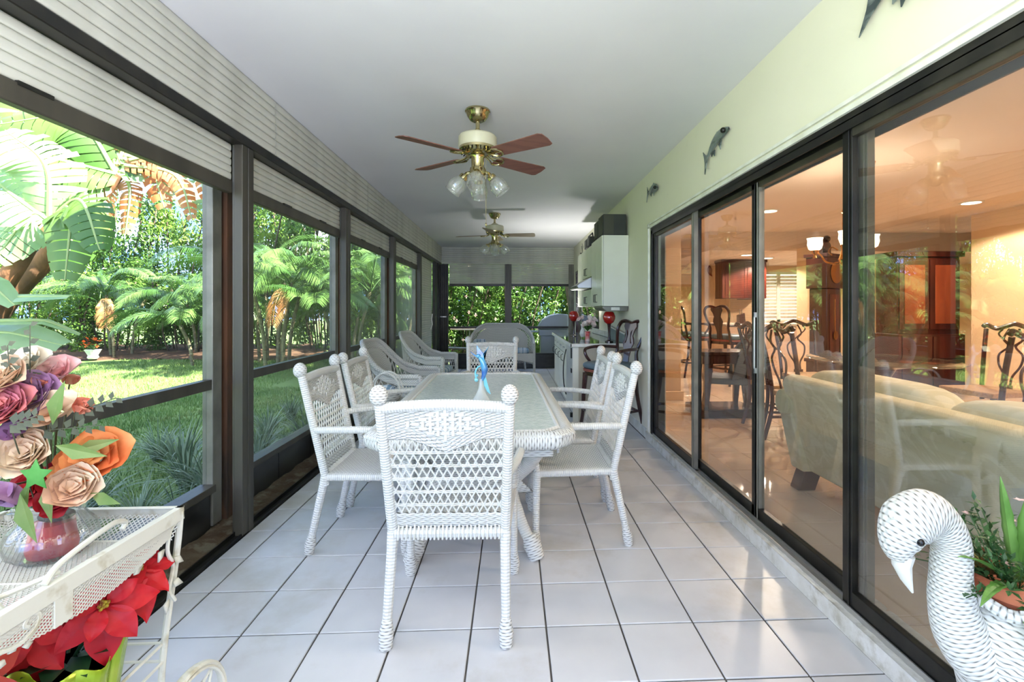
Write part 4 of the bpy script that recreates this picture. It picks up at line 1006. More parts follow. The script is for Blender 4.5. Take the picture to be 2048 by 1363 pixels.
for p0, p1 in (((ix0, iy0), (ix1, iy0)), ((ix1, iy0), (ix1, iy1)), ((ix1, iy1), (ix0, iy1)), ((ix0, iy1), (ix0, iy0)), ((ix0, 1.12), (ix1, 1.12))):
    b.tube([(p0[0], p0[1], zb - .002), (p1[0], p1[1], zb - .002)], .005, 6)
b.build('tray_frame', irn, t)
# legs bow inward, scalloped mesh skirt, lower shelf
for x, s in ((cx1 - .006, 1), (cx0 + .006, -1)):
    for y, yy in ((cy1 - .008, 1), (cy0 + .01, -1)):
        MB().tube(smoothp([(x, y, zt - .01), (x - s * .008, y, .65), (x - s * .028, y - yy * .0, .5), (x - s * .045, y, .36), (x - s * .05, y, .25), (x - s * .03, y, .12), (x + s * .0, y, .02)], 5), .0085, 8).build('leg', irn, t)
b = MB(); meshnet(b, lambda u, v: (cx1 - .004, lerp(cy0 + .05, cy1 - .05, u), lerp(zt - .035, zt - .062 - .035 * sin(pi * ((u * 2.0) % 1)) , v)), 80, 8)
b.build('skirt_mesh', mesh_m, t, False)
b = MB(); b.box(cx1 - .008, cx1 - .001, .99, 1.03, zt - .09, zt - .03).build('skirt_plate', irn, t, False, bev=.001)
z2 = .275; b = MB(); x0, x1 = cx0 + .05, cx1 - .05
meshnet(b, lambda u, v: (lerp(x0, x1, u), lerp(cy0, cy1 - .01, v), z2), 30, 60); b.build('shelf_mesh', mesh_m, t, False)
b = MB()
for zz in (z2, z2 + .06, z2 + .11):
    b.tube([(x0, cy1 - .01, zz), (x1, cy1 - .01, zz)], .004, 6)
    b.tube([(x1, cy0, zz), (x1, cy1 - .01, zz)], .004, 6).tube([(x0, cy0, zz), (x0, cy1 - .01, zz)], .004, 6)
b.build('shelf_rails', irn, t)
# ivy scroll castings at the corner and middle of the long side
def scroll(b, O, A, B_, sc, mirror=1):
    O, A, B_ = Vector(O), Vector(A), Vector(B_)
    def Q(x, y): return O + A * (x * sc * mirror) + B_ * (y * sc)
    sp = [Q(.0, .0), Q(.25, -.12), Q(.5, -.18), Q(.72, -.1), Q(.78, .06), Q(.66, .14), Q(.56, .05), Q(.62, -.02)]
    b.tube(smoothp(sp, 5), .0045, 6); b.tube(smoothp([Q(.1, -.04), Q(.15, -.3), Q(.05, -.55), Q(.12, -.8), Q(.02, -1.0)], 5), .004, 6)
    for x, y, an in ((.2, -.25, .6), (.02, -.45, 2.4), (.2, -.6, .3), (.05, -.75, 2.6), (.12, -.92, 1.0), (.35, -.22, -.4), (.55, -.26, .2)):
        c = Q(x, y); d = A * cos(an) * mirror + B_ * sin(an) * -1; leaf(b, c, d, .034 * sc / .2, .022 * sc / .2, A.cross(B_))
        leaf(b, c + A.cross(B_) * .002, d, .034 * sc / .2, .022 * sc / .2, A.cross(B_))
b = MB(); scroll(b, (cx1 - .01, cy1 - .02, zt - .035), (0, -1, 0), (0, 0, 1), .21); b.build('corner_scroll', irn, t, solid=.002)
b = MB(); scroll(b, (cx1 - .006, .86, zt - .05), (0, 1, 0), (0, 0, 1), .13); scroll(b, (cx1 - .006, .86, zt - .05), (0, -1, 0), (0, 0, 1), .13); b.build('middle_scroll', irn, t, solid=.002)
b = MB()
b.tube(smoothp([(cx1 - .012, .98, zt + .004), (cx1 - .014, 1.0, zt + .02), (cx1 - .016, 1.03, zt + .03), (cx1 - .018, 1.1, zt + .042), (cx1 - .022, 1.16, zt + .046), (cx1 - .03, 1.2, zt + .03), (cx1 - .03, 1.19, zt + .016)], 5), .006, 8)
b.tube([(cx0 + .05, .93, zt + .006), (cx1 - .06, .93, zt + .004), (cx1 - .02, 1.02, zt + .008)], .0055, 8).tube([(cx1 - .06, .93, zt + .004), (cx1 - .05, .4, zt + .004)], .0055, 8)
b.tube([(cx1 - .06, .93, zt + .004), (cx1 - .04, .95, zt - .05)], .007, 8).ball((cx1 - .06, .93, zt + .008), .011, 10, 6)
b.build('handle', irn, t)
# wheel
b = MB(); wc = Vector((-.86, 1.30, .165))
for rad, rr_ in ((.165, .008), (.155, .005)): b.tube([wc + Vector((.0 if rad > .16 else .006, cos(a) * rad, sin(a) * rad)) for a in [2 * pi * i / 40 for i in range(40)]], rr_, 7, closed=True, flat=1.6)
for k in range(8):
    a = k * pi / 4; d = Vector((0, cos(a), sin(a))); e = Vector((0, -sin(a), cos(a)))
    b.tube(smoothp([wc + d * .02, wc + d * .08 + e * .022, wc + d * .13 + e * .012, wc + d * .155], 4), .004, 6); b.tube(smoothp([wc + d * .02, wc + d * .08 - e * .022, wc + d * .13 - e * .012, wc + d * .155], 4), .004, 6)
b.tube([wc + Vector((-.08, 0, 0)), wc + Vector((.015, 0, 0))], .014, 10)
b.build('wheel', irn, t)

# ------------------------------------------------------------------ vase with silk flowers on the cart
clear = pane_mat('clear_glass', (0.96, 0.97, 0.96), 2.0, 0.0, 1.5, dust=0.04, dcol=(240, 240, 240))
vc = Vector((-1.14, 1.24, .687))
t = thing('glass_vase', 'ribbed clear glass vase filled with red wax on the tea cart', 'vase', vc); t.scale = (1, 1, .86)
prof = [(.045, 0), (.062, .008), (.082, .03), (.088, .055), (.082, .08), (.066, .105), (.056, .125), (.062, .145), (.074, .155)]
def vf(u, v):
    k = v * 24; rr_ = interp([p[0] for p in prof], 25)[int(round(k))]; z = interp([p[1] for p in prof], 25)[int(round(k))]
    rr_ += .0025 * cos(u * 2 * pi * 12) + (.004 * cos(u * 2 * pi * 6) if v > .92 else 0); return (rr_ * cos(2 * pi * u), rr_ * sin(2 * pi * u), z)
MB().grid(vf, 72, 24).lathe([(1e-4, .001), (.05, .001), (.05, .006), (1e-4, .006)], 24).build('body', clear, t, solid=.002)
MB().lathe([(1e-4, .012), (.046, .012), (.05, .03), (.044, .07), (.042, .10), (1e-4, .105)], 24).build('filling', mat('red_wax', (206, 52, 50), .35, col2=(150, 40, 70), nscale=12), t)
MB().ball((.01, 0, .118), .03, 14, 8, (1.3, 1, .5)).build('moss', mat('dark_moss', (58, 56, 44), .9, bump=1, bscale=80), t)
t = thing('silk_bouquet', 'large mixed silk flower bouquet of roses, lilies and peonies in the glass vase', 'flowers', vc)
pet = lambda n, a, b_, ns=14: mat(n, a, .6, col2=b_, nscale=ns, sub=.18)
pc = {'cream': pet('cream_rose_petal', (232, 214, 184), (214, 168, 136), 9), 'pink': pet('pink_petal', (240, 176, 180), (250, 220, 214)), 'coral': pet('coral_petal', (214, 128, 118), (176, 104, 140)),
      'purple': pet('purple_petal', (136, 92, 132), (188, 150, 178)), 'orange': pet('orange_petal', (222, 112, 60), (236, 178, 110), 10), 'red': pet('red_petal', (190, 34, 38), (150, 22, 40)),
      'white': pet('white_petal', (238, 230, 212), (220, 204, 180)), 'bud': pet('salmon_bud', (214, 120, 96), (232, 180, 150))}
lgreen = mat('silk_leaf_green', (98, 128, 62), .6, col2=(140, 152, 92), nscale=9, sub=.2); dgreen = mat('eucalyptus_leaf', (62, 66, 50), .6, col2=(84, 86, 64), nscale=12)
vein = mat('ivy_leaf', (60, 130, 52), .5, col2=(90, 156, 74), nscale=14, sub=.15)
stemm = mat('flower_stem', (74, 70, 40), .7)
f_, yaw_ = 957, .045
def pix(u, v, Y):   # a spot in the place at distance Y seen at photo pixel u, v (only used to lay out positions)
    a = (u - 1068) / f_; b_ = -(v - 617) / f_; c, s = cos(yaw_), sin(yaw_); dx, dy = a * c + s, -a * s + c
    k = Y / dy; return Vector((dx * k, Y, H + b_ * k))
top = vc + Vector((0, 0, .15)); stm = MB()
def bloom(kind, nm, u, v, Y, r, pet_n, tilt=None, op=1.0):
    p = pix(u, v, Y) - vc; d = (tilt or (p - Vector((0, .05, .05))) + Vector((.05, -.25, .02)))
    rose(MB(), p, r, d, int(u), pet_n, op).build(nm, pc[kind], t, sharp=180)
    stm.tube(smoothp([Vector((0, 0, .10)), Vector((p.x * .25, p.y * .25, .2)), p - Vector(d).normalized() * r * .3], 4), .0025, 5)
bloom('cream', 'rose', 55, 905, 1.10, .052, 16, op=.7)
bloom('cream', 'rose', 150, 970, 1.08, .048, 14, op=.7)
bloom('orange', 'lily', 190, 910, 1.12, .058, 9)
bloom('orange', 'lily', 160, 930, 1.16, .05, 8)
bloom('purple', 'peony', 40, 800, 1.12, .062, 22)
bloom('coral', 'peony', 5, 815, 1.08, .05, 18)
bloom('pink', 'peony', 95, 750, 1.25, .055, 18)
bloom('white', 'peony', 35, 735, 1.20, .055, 18)
bloom('cream', 'peony', 0, 755, 1.1, .05, 16)
bloom('red', 'poppy', 120, 960, 1.16, .04, 12)
bloom('red', 'poppy', 60, 975, 1.2, .04, 12)
bloom('red', 'poppy', 110, 1000, 1.15, .035, 12)
bloom('cream', 'iris', 110, 820, 1.12, .05, 5, op=1.2)
bloom('purple', 'iris', 10, 985, 1.05, .05, 5, Vector((-.1, -.6, -.8)))
bloom('white', 'rose', 5, 920, 1.2, .05, 12)
bloom('purple', 'iris', 35, 860, 1.08, .028, 5)
for u, v, Y in ((165, 815, 1.12), (85, 765, 1.15), (140, 760, 1.3)):
    p = pix(u, v, Y) - vc; rose(MB(), p, .026, p + Vector((.1, 0, 0)), int(v), 7, .35).build('bud', pc['bud'], t, sharp=180)
    stm.tube([Vector((0, 0, .12)), p * .5 + Vector((0, 0, .06)), p], .002, 5)
for i, (u0, v0, u1, v1, Y) in enumerate(((60, 790, 60, 650, 1.15), (150, 825, 232, 795, 1.12), (90, 860, 200, 850, 1.1), (20, 760, 15, 690, 1.1), (20, 850, 75, 830, 1.05))):
    a, c = pix(u0, v0, Y) - vc, pix(u1, v1, Y) - vc; b = MB().tube([a * .4, a, c], .0015, 4); n = 9
    for k in range(n):
        q = a.lerp(c, k / (n - 1)); s = 1 if k % 2 else -1; d = (c - a).normalized(); e = d.cross(Vector((0, 1, 0)))
        leaf(b, q, e * s + d * .5, .026 - .001 * k, .021 - .001 * k, (0, -1, .2))
    b.build('eucalyptus_sprig', dgreen, t)
for u, v, Y, dx, dz, L, W in ((105, 850, 1.08, .25, .9, .10, .035), (110, 890, 1.06, .9, -.2, .11, .035), (40, 985, 1.04, .3, -.9, .11, .04), (60, 960, 1.06, -.2, -.9, .1, .03), (150, 900, 1.1, .8, .2, .1, .03), (20, 870, 1.1, -.5, .4, .1, .03), (180, 985, 1.08, .8, -.3, .07, .03), (95, 960, 1.06, .1, -.9, .09, .03), (0, 890, 1.06, -.4, -.5, .1, .04)):
    b = MB(); leaf(b, pix(u, v, Y) - vc, (dx, -.15, dz), L, W, (0, -1, 0)); b.build('leaf', lgreen, t)
p = pix(72, 950, 1.03) - vc; b = MB()
out_ = []
for k in range(10):
    a = pi / 2 + k * pi / 5; r = .034 if k % 2 == 0 else .017; out_.append(p + Vector((cos(a) * r, -.002 * (k % 2), sin(a) * r)))
b.poly(out_, (0, .0015, 0)).build('ivy_leaf', vein, t)
stm.build('stems', stemm, t)

# ------------------------------------------------------------------ poinsettias on the lower shelf
poin = mat('poinsettia_red', (204, 22, 34), .55, col2=(176, 16, 36), nscale=10, sub=.2, bump=.3, bscale=30)
sal = mat('poinsettia_salmon', (214, 84, 74), .55, col2=(190, 66, 62), nscale=8, sub=.2, bump=.3, bscale=30)
foil = mat('green_foil', (150, 180, 40), .25, metal=.5, col2=(176, 190, 84), nscale=8)
dg = mat('poinsettia_green', (28, 62, 34), .5)
def poinsettia(label, loc, pm, heads, fr=.10, hh=.225):
    t = thing('poinsettia', label, 'potted plant', loc, 0, 'poinsettias on the tea cart')
    def ff(u, v):
        a = 2 * pi * u; fold = 1 + .05 * (abs(sin(a * 4.5)) * 2 - 1) + .02 * sin(a * 13)
        r = lerp(fr * .78, fr * 1.12, v) * fold; return (r * cos(a), r * sin(a), hh * v + (.018 * sin(a * 3) + .012 * sin(a * 7)) * v * v)
    MB().grid(ff, 72, 8).lathe([(1e-4, .002), (fr * .78, .002)], 24).build('foil_wrap', foil, t, solid=.001, sharp=20)
    MB().lathe([(1e-4, hh - .03), (fr * .98, hh - .03)], 24).build('soil', mat('soil', (36, 30, 24), .95), t)
    b = MB()
    for i in range(16):
        a = i * 2.4; leaf(b, (cos(a) * .03, sin(a) * .03, hh - .01), (cos(a), sin(a), .25 + .25 * sin(i)), .09, .05)
    b.build('green_leaves', dg, t, kind='stuff')
    for hx, hy, hz, d, R0 in heads:
        d = Vector(d).normalized(); q = d.to_track_quat('Z', 'Y'); c = Vector((hx, hy, hz))
        MB().tube([(hx * .2, hy * .2, hh - .02), c], .004, 6).build('stem', dg, t)
        for k in range(11):
            a = k * 2.39996 + hx * 20; ring = 0 if k < 4 else (1 if k < 8 else 2); L = R0 * (.62, .85, 1.05)[ring]; tilt = (.42, .10, -.22)[ring]; W = L * .62
            def f(u, v, a=a, L=L, tilt=tilt, W=W, ring=ring):
                w_ = W * (sin(pi * v) ** .75 if v < .5 else (sin(pi * v) ** 1.0)) * (1 - .18 * v); x = (u - .5) * w_
                rad = .006 + L * v * cos(tilt); zz = L * v * sin(tilt) - .30 * L * v * v - .008 * ring + abs(u - .5) * w_ * .35 + .004 * sin(v * 16) * abs(u - .5) * 2
                return c + q @ Vector((cos(a) * rad - sin(a) * x, sin(a) * rad + cos(a) * x, zz))
            MB().grid(f, 6, 10).build('bract', pm, t)
        b = MB()
        for k in range(9): b.ball(c + q @ Vector((.010 * cos(k * 2.4) * (k / 9) ** .5, .010 * sin(k * 2.4) * (k / 9) ** .5, .008)), .0045, 6, 4)
        b.build('flower_centre', mat('yellow_green_cyathia', (170, 150, 40), .5, col2=(120, 40, 20), nscale=90), t)
    return t
poinsettia('bright red poinsettia in green foil on the lower shelf of the tea cart', (-1.045, 1.17, .28), poin,
           [(.10, -.02, .335, (.55, -.7, .5), .118), (-.02, -.06, .305, (.35, -.75, .55), .12), (.10, .08, .36, (.5, -.3, .7), .10), (-.03, .06, .35, (.1, -.5, .8), .11)])
poinsettia('salmon red poinsettia at the lower left corner of the photo', (-1.06, .90, .28), sal,
           [(.02, .02, .30, (.45, -.5, .8), .12), (-.07, .03, .32, (.1, -.4, .9), .11), (.08, -.05, .25, (.6, -.7, .35), .11), (-.02, -.09, .24, (.2, -.9, .4), .10)])
# ------------------------------------------------------------------ inner room furniture
fab = mat('damask_upholstery', (214, 204, 166), .75, col2=(226, 218, 186), nscale=5, ndist=2.5, thr=(.47, .55))
t = thing('sofa', 'cream patterned sofa with its back to the sliding glass doors', 'sofa', (1.80, .1, ZF))
prof = [(.17, .14), (.02, .62), (-.02, .72), (.0, .775), (.05, .79), (.14, .775), (.20, .70), (.26, .40), (.86, .40), (.90, .36), (.88, .14)]
MB().poly([(x, 0, z) for x, z in prof], (0, 3.0, 0)).build('frame', fab, t, bev=.02)
for y0 in (-.12, 2.98):
    b = MB().poly([(.12, y0, .14), (.02, y0, .60), (.92, y0, .56), (.88, y0, .14)], (0, .14, 0))
    b.tube([(.0, y0 + .05, .60), (.5, y0 + .05, .585), (.93, y0 + .05, .57)], .085, 14).build('arm', fab, t, bev=.01)
for k in range(3):
    b = MB(); cushion(b, (.24, .5 + k * 1.0, .66), (.13, .5, .18)); b.build('back_cushion', fab, t)
    b = MB(); cushion(b, (.56, .5 + k * 1.0, .46), (.34, .49, .08)); b.build('seat_cushion', fab, t)
for x, y in ((.2, 3.04), (.82, 3.04), (.2, -.05), (.82, -.05)):
    MB().poly([(x - .06, y - .05, .15), (x + .06, y - .05, .15), (x + .06, y + .03, .15), (x - .06, y + .05, .15)], (-.03, .03, -.15)).build('foot', cherry, t, False, bev=.008)
# chippendale chairs round the glass dining table
def chip_chair(label, loc, rz, group):
    t = thing('carved_chair', label, 'chair', loc, rz, group)
    w_ = cherry
    cane = mat('cane_seat', (190, 150, 96), .6, col2=(160, 120, 70), nscale=60)
    MB().poly([(-.25, .24, .42), (.25, .24, .42), (.21, -.2, .42), (-.21, -.2, .42)], (0, 0, .05)).build('seat', cane, t, False, bev=.01)
    for s in (-1, 1):
        MB().tube(smoothp([(s * .22, -.27, 0), (s * .205, -.21, .25), (s * .205, -.20, .45), (s * .22, -.24, .75), (s * .245, -.30, 1.02)], 5), .019, 8).build('back_post', w_, t)
        MB().tube(smoothp([(s * .25, .26, 0), (s * .235, .22, .06), (s * .23, .21, .25), (s * .24, .22, .42)], 5), interp([.024, .014, .02, .028], 16), 8).build('leg', w_, t)
    cp = smoothp([(-.28, -.31, 1.04), (-.25, -.31, 1.06), (-.16, -.31, 1.025), (-.08, -.31, 1.05), (0, -.31, 1.075), (.08, -.31, 1.05), (.16, -.31, 1.025), (.25, -.31, 1.06), (.28, -.31, 1.04)], 4)
    MB().tube(cp, .022, 8).build('crest_rail', w_, t)
    b = MB()
    for s in (-1, 1):
        b.tube(smoothp([(s * .03, -.21, .47), (s * .035, -.235, .58), (s * .09, -.25, .68), (s * .10, -.265, .78), (s * .03, -.28, .86), (s * .08, -.29, .93), (s * .04, -.305, 1.03)], 5), .010, 6)
        b.tube(smoothp([(0, -.28, .86), (s * .05, -.29, .90), (s * .13, -.30, .97), (s * .10, -.305, 1.02)], 5), .008, 6)
    b.box(-.05, .05, -.22, -.2, .44, .50)
    b.build('splat', w_, t)
    MB().box(-.21, .21, -.03, -.01, .2, .225).box(-.22, -.2, -.2, .22, .2, .225).box(.2, .22, -.2, .22, .2, .225).build('stretcher', w_, t, False)
    return t
GC = 'carved mahogany dining chairs indoors'
DT = Vector((3.45, 4.35, ZF))
c0 = chip_chair('carved mahogany chair indoors seen squarely behind the sofa, at the near table end', (3.72, 3.55, ZF), radians(8), GC)
dup(c0, (4.45, 4.3, ZF), radians(95), 'carved mahogany dining chair indoors beyond the chandelier on the far side of the glass table', GC)
dup(c0, (2.62, 4.15, ZF), radians(-88), 'carved mahogany dining chair indoors standing just behind the sofa end', GC)
dup(c0, (2.7, 4.75, ZF), radians(-94), 'carved mahogany dining chair indoors left of the glass table, further from the sofa', GC)
dup(c0, (3.4, 5.35, ZF), radians(178), 'carved mahogany dining chair indoors at the kitchen end of the glass table', GC)
t = thing('glass_dining_table', 'oval glass dining table on a wooden pedestal indoors', 'table', DT)
MB().lathe([(1e-4, .735), (.60, .735), (.61, .741), (.60, .747), (1e-4, .747)], 48, scx=.95, scy=1.1).build('glass_top', pane_mat('table_glass', (.85, .93, .88), 2.2, 0, 1.5, dust=.05), t)
MB().lathe([(.30, 0), (.31, .03), (.12, .09), (.07, .2), (.11, .38), (.07, .55), (.13, .66), (.30, .70), (.30, .73)], 28).build('pedestal', cherry, t)
# chandelier
t = thing('chandelier', 'brass chandelier with three lit glass shades hanging indoors', 'chandelier', (2.96, 4.15, 1.80))
brs = mat('warm_brass', (206, 150, 84), .2, metal=1)
MB().lathe([(.012, -.12), (.03, -.10), (.045, -.06), (.03, -.02), (.018, .03), (.03, .07), (.014, .10), (.012, .35), (.02, .36), (.008, .40)], 20).build('stem', brs, t)
opal = mat('lit_glass_shade', (255, 246, 228), .3, emit=(255, 236, 205), estr=3.2)
for k in range(3):
    a = radians(-8 + 120 * k + 8); d = Vector((cos(a), sin(a), 0))
    MB().tube(smoothp([Vector((0, 0, -.05)), d * .06 + Vector((0, 0, -.09)), d * .15 + Vector((0, 0, -.07)), d * .20 + Vector((0, 0, .0)), d * .25 + Vector((0, 0, .03))], 5), .008, 8).tube(smoothp([d * .05 + Vector((0, 0, .03)), d * .10 + Vector((0, 0, .06)), d * .13 + Vector((0, 0, .02)), d * .10 + Vector((0, 0, -.01))], 5), .006, 6).build('arm', brs, t)
    o = MB().lathe([(1e-4, -.03), (.02, -.025), (.012, .0), (.03, .03), (.035, .045), (1e-4, .046)], 16, d * .25).build('lamp_cup', brs, t)
    MB().lathe([(.03, .045), (.052, .06), (.064, .10), (.06, .14), (.068, .16)], 24, d * .25).build('shade', opal, t, solid=.003)
    lamp('chandelier_bulb', 'POINT', Vector((2.96, 4.15, 1.80)) + d * .25 + Vector((0, 0, .20)), 9, warm, r=.03)
b = MB()
cpts = smoothp([(.0, 0, .40), (.0, 0, .62), (.06, .0, .73), (.16, -.02, .72), (.2, -.03, .76)], 8)
for q, c in zip(cpts, cpts[1:]): b.tube([q, c], .004, 5)
b.build('chain', brs, t)
MB().lathe([(.002, .74), (.05, .765), (.06, .80)], 16, (.2, -.03, 0)).build('ceiling_rose', brs, t)
# tall clock and china cabinet
t = thing('grandfather_clock', 'tall dark mahogany clock with a curved top indoors', 'clock', (4.40, 6.55, ZF), radians(30))
MB().box(-.24, .24, -.14, .14, 0, .5).box(-.19, .19, -.12, .12, .5, 1.5).box(-.24, .24, -.14, .14, 1.5, 1.95).box(-.27, .27, -.16, .16, 1.93, 1.98).box(-.26, .26, -.16, .16, .48, .53).build('case', darkwood, t, False, bev=.008)
MB().box(-.13, .13, -.125, -.12, .58, 1.42).build('door', cherry, t, False)
MB().lathe([(1e-4, 0), (.15, 0), (.15, .006)], 28, (0, -.145, 1.72), Matrix.Rotation(pi / 2, 4, 'X')).build('dial', brs, t)
MB().tube([(0, -.13, 1.35), (0, -.13, .85)], .004, 5).lathe([(1e-4, 0), (.06, 0), (.06, .01)], 20, (0, -.135, .85), Matrix.Rotation(pi / 2, 4, 'X')).build('pendulum', brs, t)
MB().ball((0, 0, 2.08), .09, 14, 10, (1, .8, 1.2)).ball((0, -.02, 2.2), .05, 12, 8).tube([(-.12, 0, 1.98), (-.1, 0, 2.08), (0, 0, 2.12), (.1, 0, 2.08), (.12, 0, 1.98)], .025, 8).build('carved_finial', darkwood, t)
t = thing('china_cabinet', 'tall cherry china cabinet with panelled doors indoors', 'cabinet', (5.62, 6.75, ZF))
MB().box(0, .95, 0, .42, 0, 1.98).box(-.04, .99, -.05, .42, 1.98, 2.06).box(-.03, .98, -.06, .42, 0, .85).build('carcass', cherry, t, False, bev=.008)
for k in range(2):
    x0, x1 = .02 + k * .465, .02 + k * .465 + .45
    d = MB().box(x0, x1, -.02, 0, .92, 1.94).build('door', cherry, t, False, bev=.004); MB().box(x0 + .07, x1 - .07, -.03, -.02, 1.0, 1.86).build('door_panel', mat('light_cherry', (150, 76, 44), .3, col2=(126, 58, 34), nscale=5, stretch=(1, 1, .2)), d, False, bev=.012)
    MB().box(x0, x1, -.075, -.06, .5, .82).build('drawer', cherry, t, False, bev=.006); MB().box(x0, x1, -.075, -.06, .06, .48).build('lower_door', cherry, t, False, bev=.006)
# kitchen
def cabinet_in(label, x0, x1, y, z0, z1, dep, n, m, group):
    t = thing('kitchen_cabinet', label, 'cabinet', (x0, y, 0), 0, group)
    MB().box(0, x1 - x0, .02, dep, z0, z1).box(-.02, x1 - x0 + .02, 0, dep, z1, z1 + .05).build('carcass', m, t, False, bev=.004)
    L = (x1 - x0) / n
    for i in range(n):
        d = MB().box(i * L + .004, (i + 1) * L - .004, 0, .02, z0 + .01, z1 - .005).build('door', m, t, False, bev=.004)
        MB().box(i * L + .06, (i + 1) * L - .06, -.010, 0, z0 + .07, z1 - .07).build('raised_panel', m, d, False, bev=.009)
cabinet_in('cherry upper kitchen cabinet pair seen through the third door pane', 4.15, 5.05, 9.3, 1.50, 2.225, .33, 2, cherry, None)
cabinet_in('narrow cherry upper kitchen cabinet beside the shuttered window', 5.08, 5.5, 10.3, 1.5, 2.2, .33, 1, cherry, None)
isl = mat('island_laminate', (222, 196, 176), .4)
t = thing('kitchen_island', 'pale kitchen peninsula below the cherry cabinets indoors', 'kitchen island', (3.95, 8.6, ZF))
MB().box(0, 1.7, 0, .9, 0, .9).build('base', isl, t, False, bev=.006)
MB().box(-.06, 1.76, -.06, .96, .9, .94).build('worktop', mat('beige_worktop', (200, 190, 176), .2), t, False, bev=.006)
t = thing('knife_block', 'dark knife block with steel handles on the kitchen peninsula', 'knife block', (4.22, 8.72, ZF + .94))
MB().poly([(0, 0, 0), (.12, 0, 0), (.10, 0, .2), (.0, 0, .16)], (0, .12, 0)).build('block', darkwood, t, False, bev=.003)
b = MB()
for k in range(4): b.tube([(.02 + k * .022, .03 + (k % 2) * .05, .17), (.015 + k * .022, .03 + (k % 2) * .05, .27)], .008, 6)
b.build('knives', steel, t)
t = thing('shuttered_window', 'bright kitchen window with white plantation shutters', 'window', (5.55, 10.62, 0))
MB().box(0, 1.0, 0, .05, 1.0, 1.06).box(0, 1.0, 0, .05, 2.08, 2.14).box(0, .06, 0, .05, 1.0, 2.1).box(.94, 1.0, 0, .05, 1.0, 2.1).box(.46, .54, 0, .05, 1.0, 2.1).build('frame', white, t, False, bev=.004)
MB().box(.05, .95, .055, .07, 1.05, 2.1).build('daylight_pane', mat('sunlit_window_glass', (255, 240, 214), .4, emit=(255, 236, 208), estr=2.2), t, False)
lv_ = MB().cbox((0, 0, 0), (.39, .012, .07), Matrix.Rotation(radians(35), 4, 'X')).mesh('louver', white, False)
for sx in (.26, .74):
    for k in range(13):
        o = place(lv_, 'louver', t); o.location = (sx, .02, 1.11 + k * .076)
t = thing('ceramic_ornament', 'copper coloured leaf shaped wall ornament on the kitchen soffit', 'wall ornament', (5.02, 7.86, 2.30), 0, 'copper wall ornaments')
cop = mat('copper_wire', (150, 84, 54), .4, metal=.6)
b = MB()
for k in range(5): b.tube(smoothp([(0, 0, .16), (-.05 + k * .03, 0, .04), (-.02 + k * .02, 0, -.08), (.08, 0, -.16)], 5), .008, 6)
b.build('ornament_body', cop, t); dup(t, (4.46, 10.66, 2.16), 0, 'smaller copper wall ornament left of the cherry upper cabinets', 'copper wall ornaments', .8)
t = thing('stained_glass_lamp', 'hanging stained glass lamp seen at the edge of the second door pane', 'lamp', (3.12, 8.25, 1.92))
MB().lathe([(.16, 0), (.16, .05), (.04, .16), (.02, .18)], 12).build('shade', mat('stained_glass', (196, 180, 140), .2, col2=(120, 30, 24), nscale=9, emit=(200, 160, 110), estr=.4), t, solid=.004)
MB().tube([(0, 0, .17), (0, 0, .68)], .004, 5).build('cord', brs, t)
for lb, x, y, rz in (('dark wooden counter stool with an open back at the kitchen peninsula, nearer one', 3.55, 7.7, -60), ('dark wooden counter stool at the kitchen peninsula, farther one', 3.3, 8.6, -80)):
    dup(ST, (x, y, ZF), radians(rz), lb, 'mahogany bar stools', 1.08)
# plinth table standing right behind the farthest door panes
t = thing('plinth_console', 'dark mahogany console with a heavy plinth base just inside the farthest door panes', 'console table', (2.12, 5.25, ZF))
MB().box(-.02, .62, -.02, .42, .70, .74).box(.0, .60, 0, .40, .60, .70).build('top', darkwood, t, False, bev=.008)
for x, y in ((.04, .04), (.52, .04), (.04, .34), (.52, .34)):
    MB().poly([(x, y, .6), (x + .10, y, .6), (x + .05, y, .1), (x - .0, y, .1)], (0, .05, 0)).build('leg', darkwood, t, False, bev=.006)
MB().box(-.04, .64, -.04, .44, 0, .10).build('plinth', darkwood, t, False, bev=.01)
# grey wicker chair indoors
gw = mat('grey_wicker', (104, 110, 116), .6, pat='weave', grime_shade=(46, 48, 52)); gwr = mat('grey_rattan', (112, 118, 124), .5)
t = thing('grey_wicker_chair', 'grey wicker chair indoors in front of the kitchen, beyond the sofa end', 'chair', (2.52, 5.55, ZF), radians(70))
MB().grid(lambda u, v: (.28 * sin((u - .5) * pi * .9) * lerp(1, 1.1, v), -.24 * cos((u - .5) * pi * .9) - .08 * v, lerp(.42, .95 - .25 * abs(2 * u - 1) ** 2, v)), 40, 24, (30, 24)).build('back', gw, t, solid=.012)
MB().tube([(.30 * sin((u - .5) * pi * .9), -.24 * cos((u - .5) * pi * .9) - .08, .955 - .25 * abs(2 * u - 1) ** 2) for u in [i / 24 for i in range(25)]], .018, 8).build('back_rim', gwr, t)
MB().box(-.26, .26, -.24, .26, .36, .43).build('seat', gw, t, False, bev=.02)
for s in (-1, 1):
    for y in (-1, 1): MB().tube([(s * .23, y * .2, .38), (s * .26, y * .25, 0)], .02, 8).build('leg', gwr, t)
MB().tube([(-.24, .22, .18), (.24, .22, .18)], .014, 6).tube([(-.24, -.22, .18), (.24, -.22, .18)], .014, 6).build('stretcher', gwr, t)

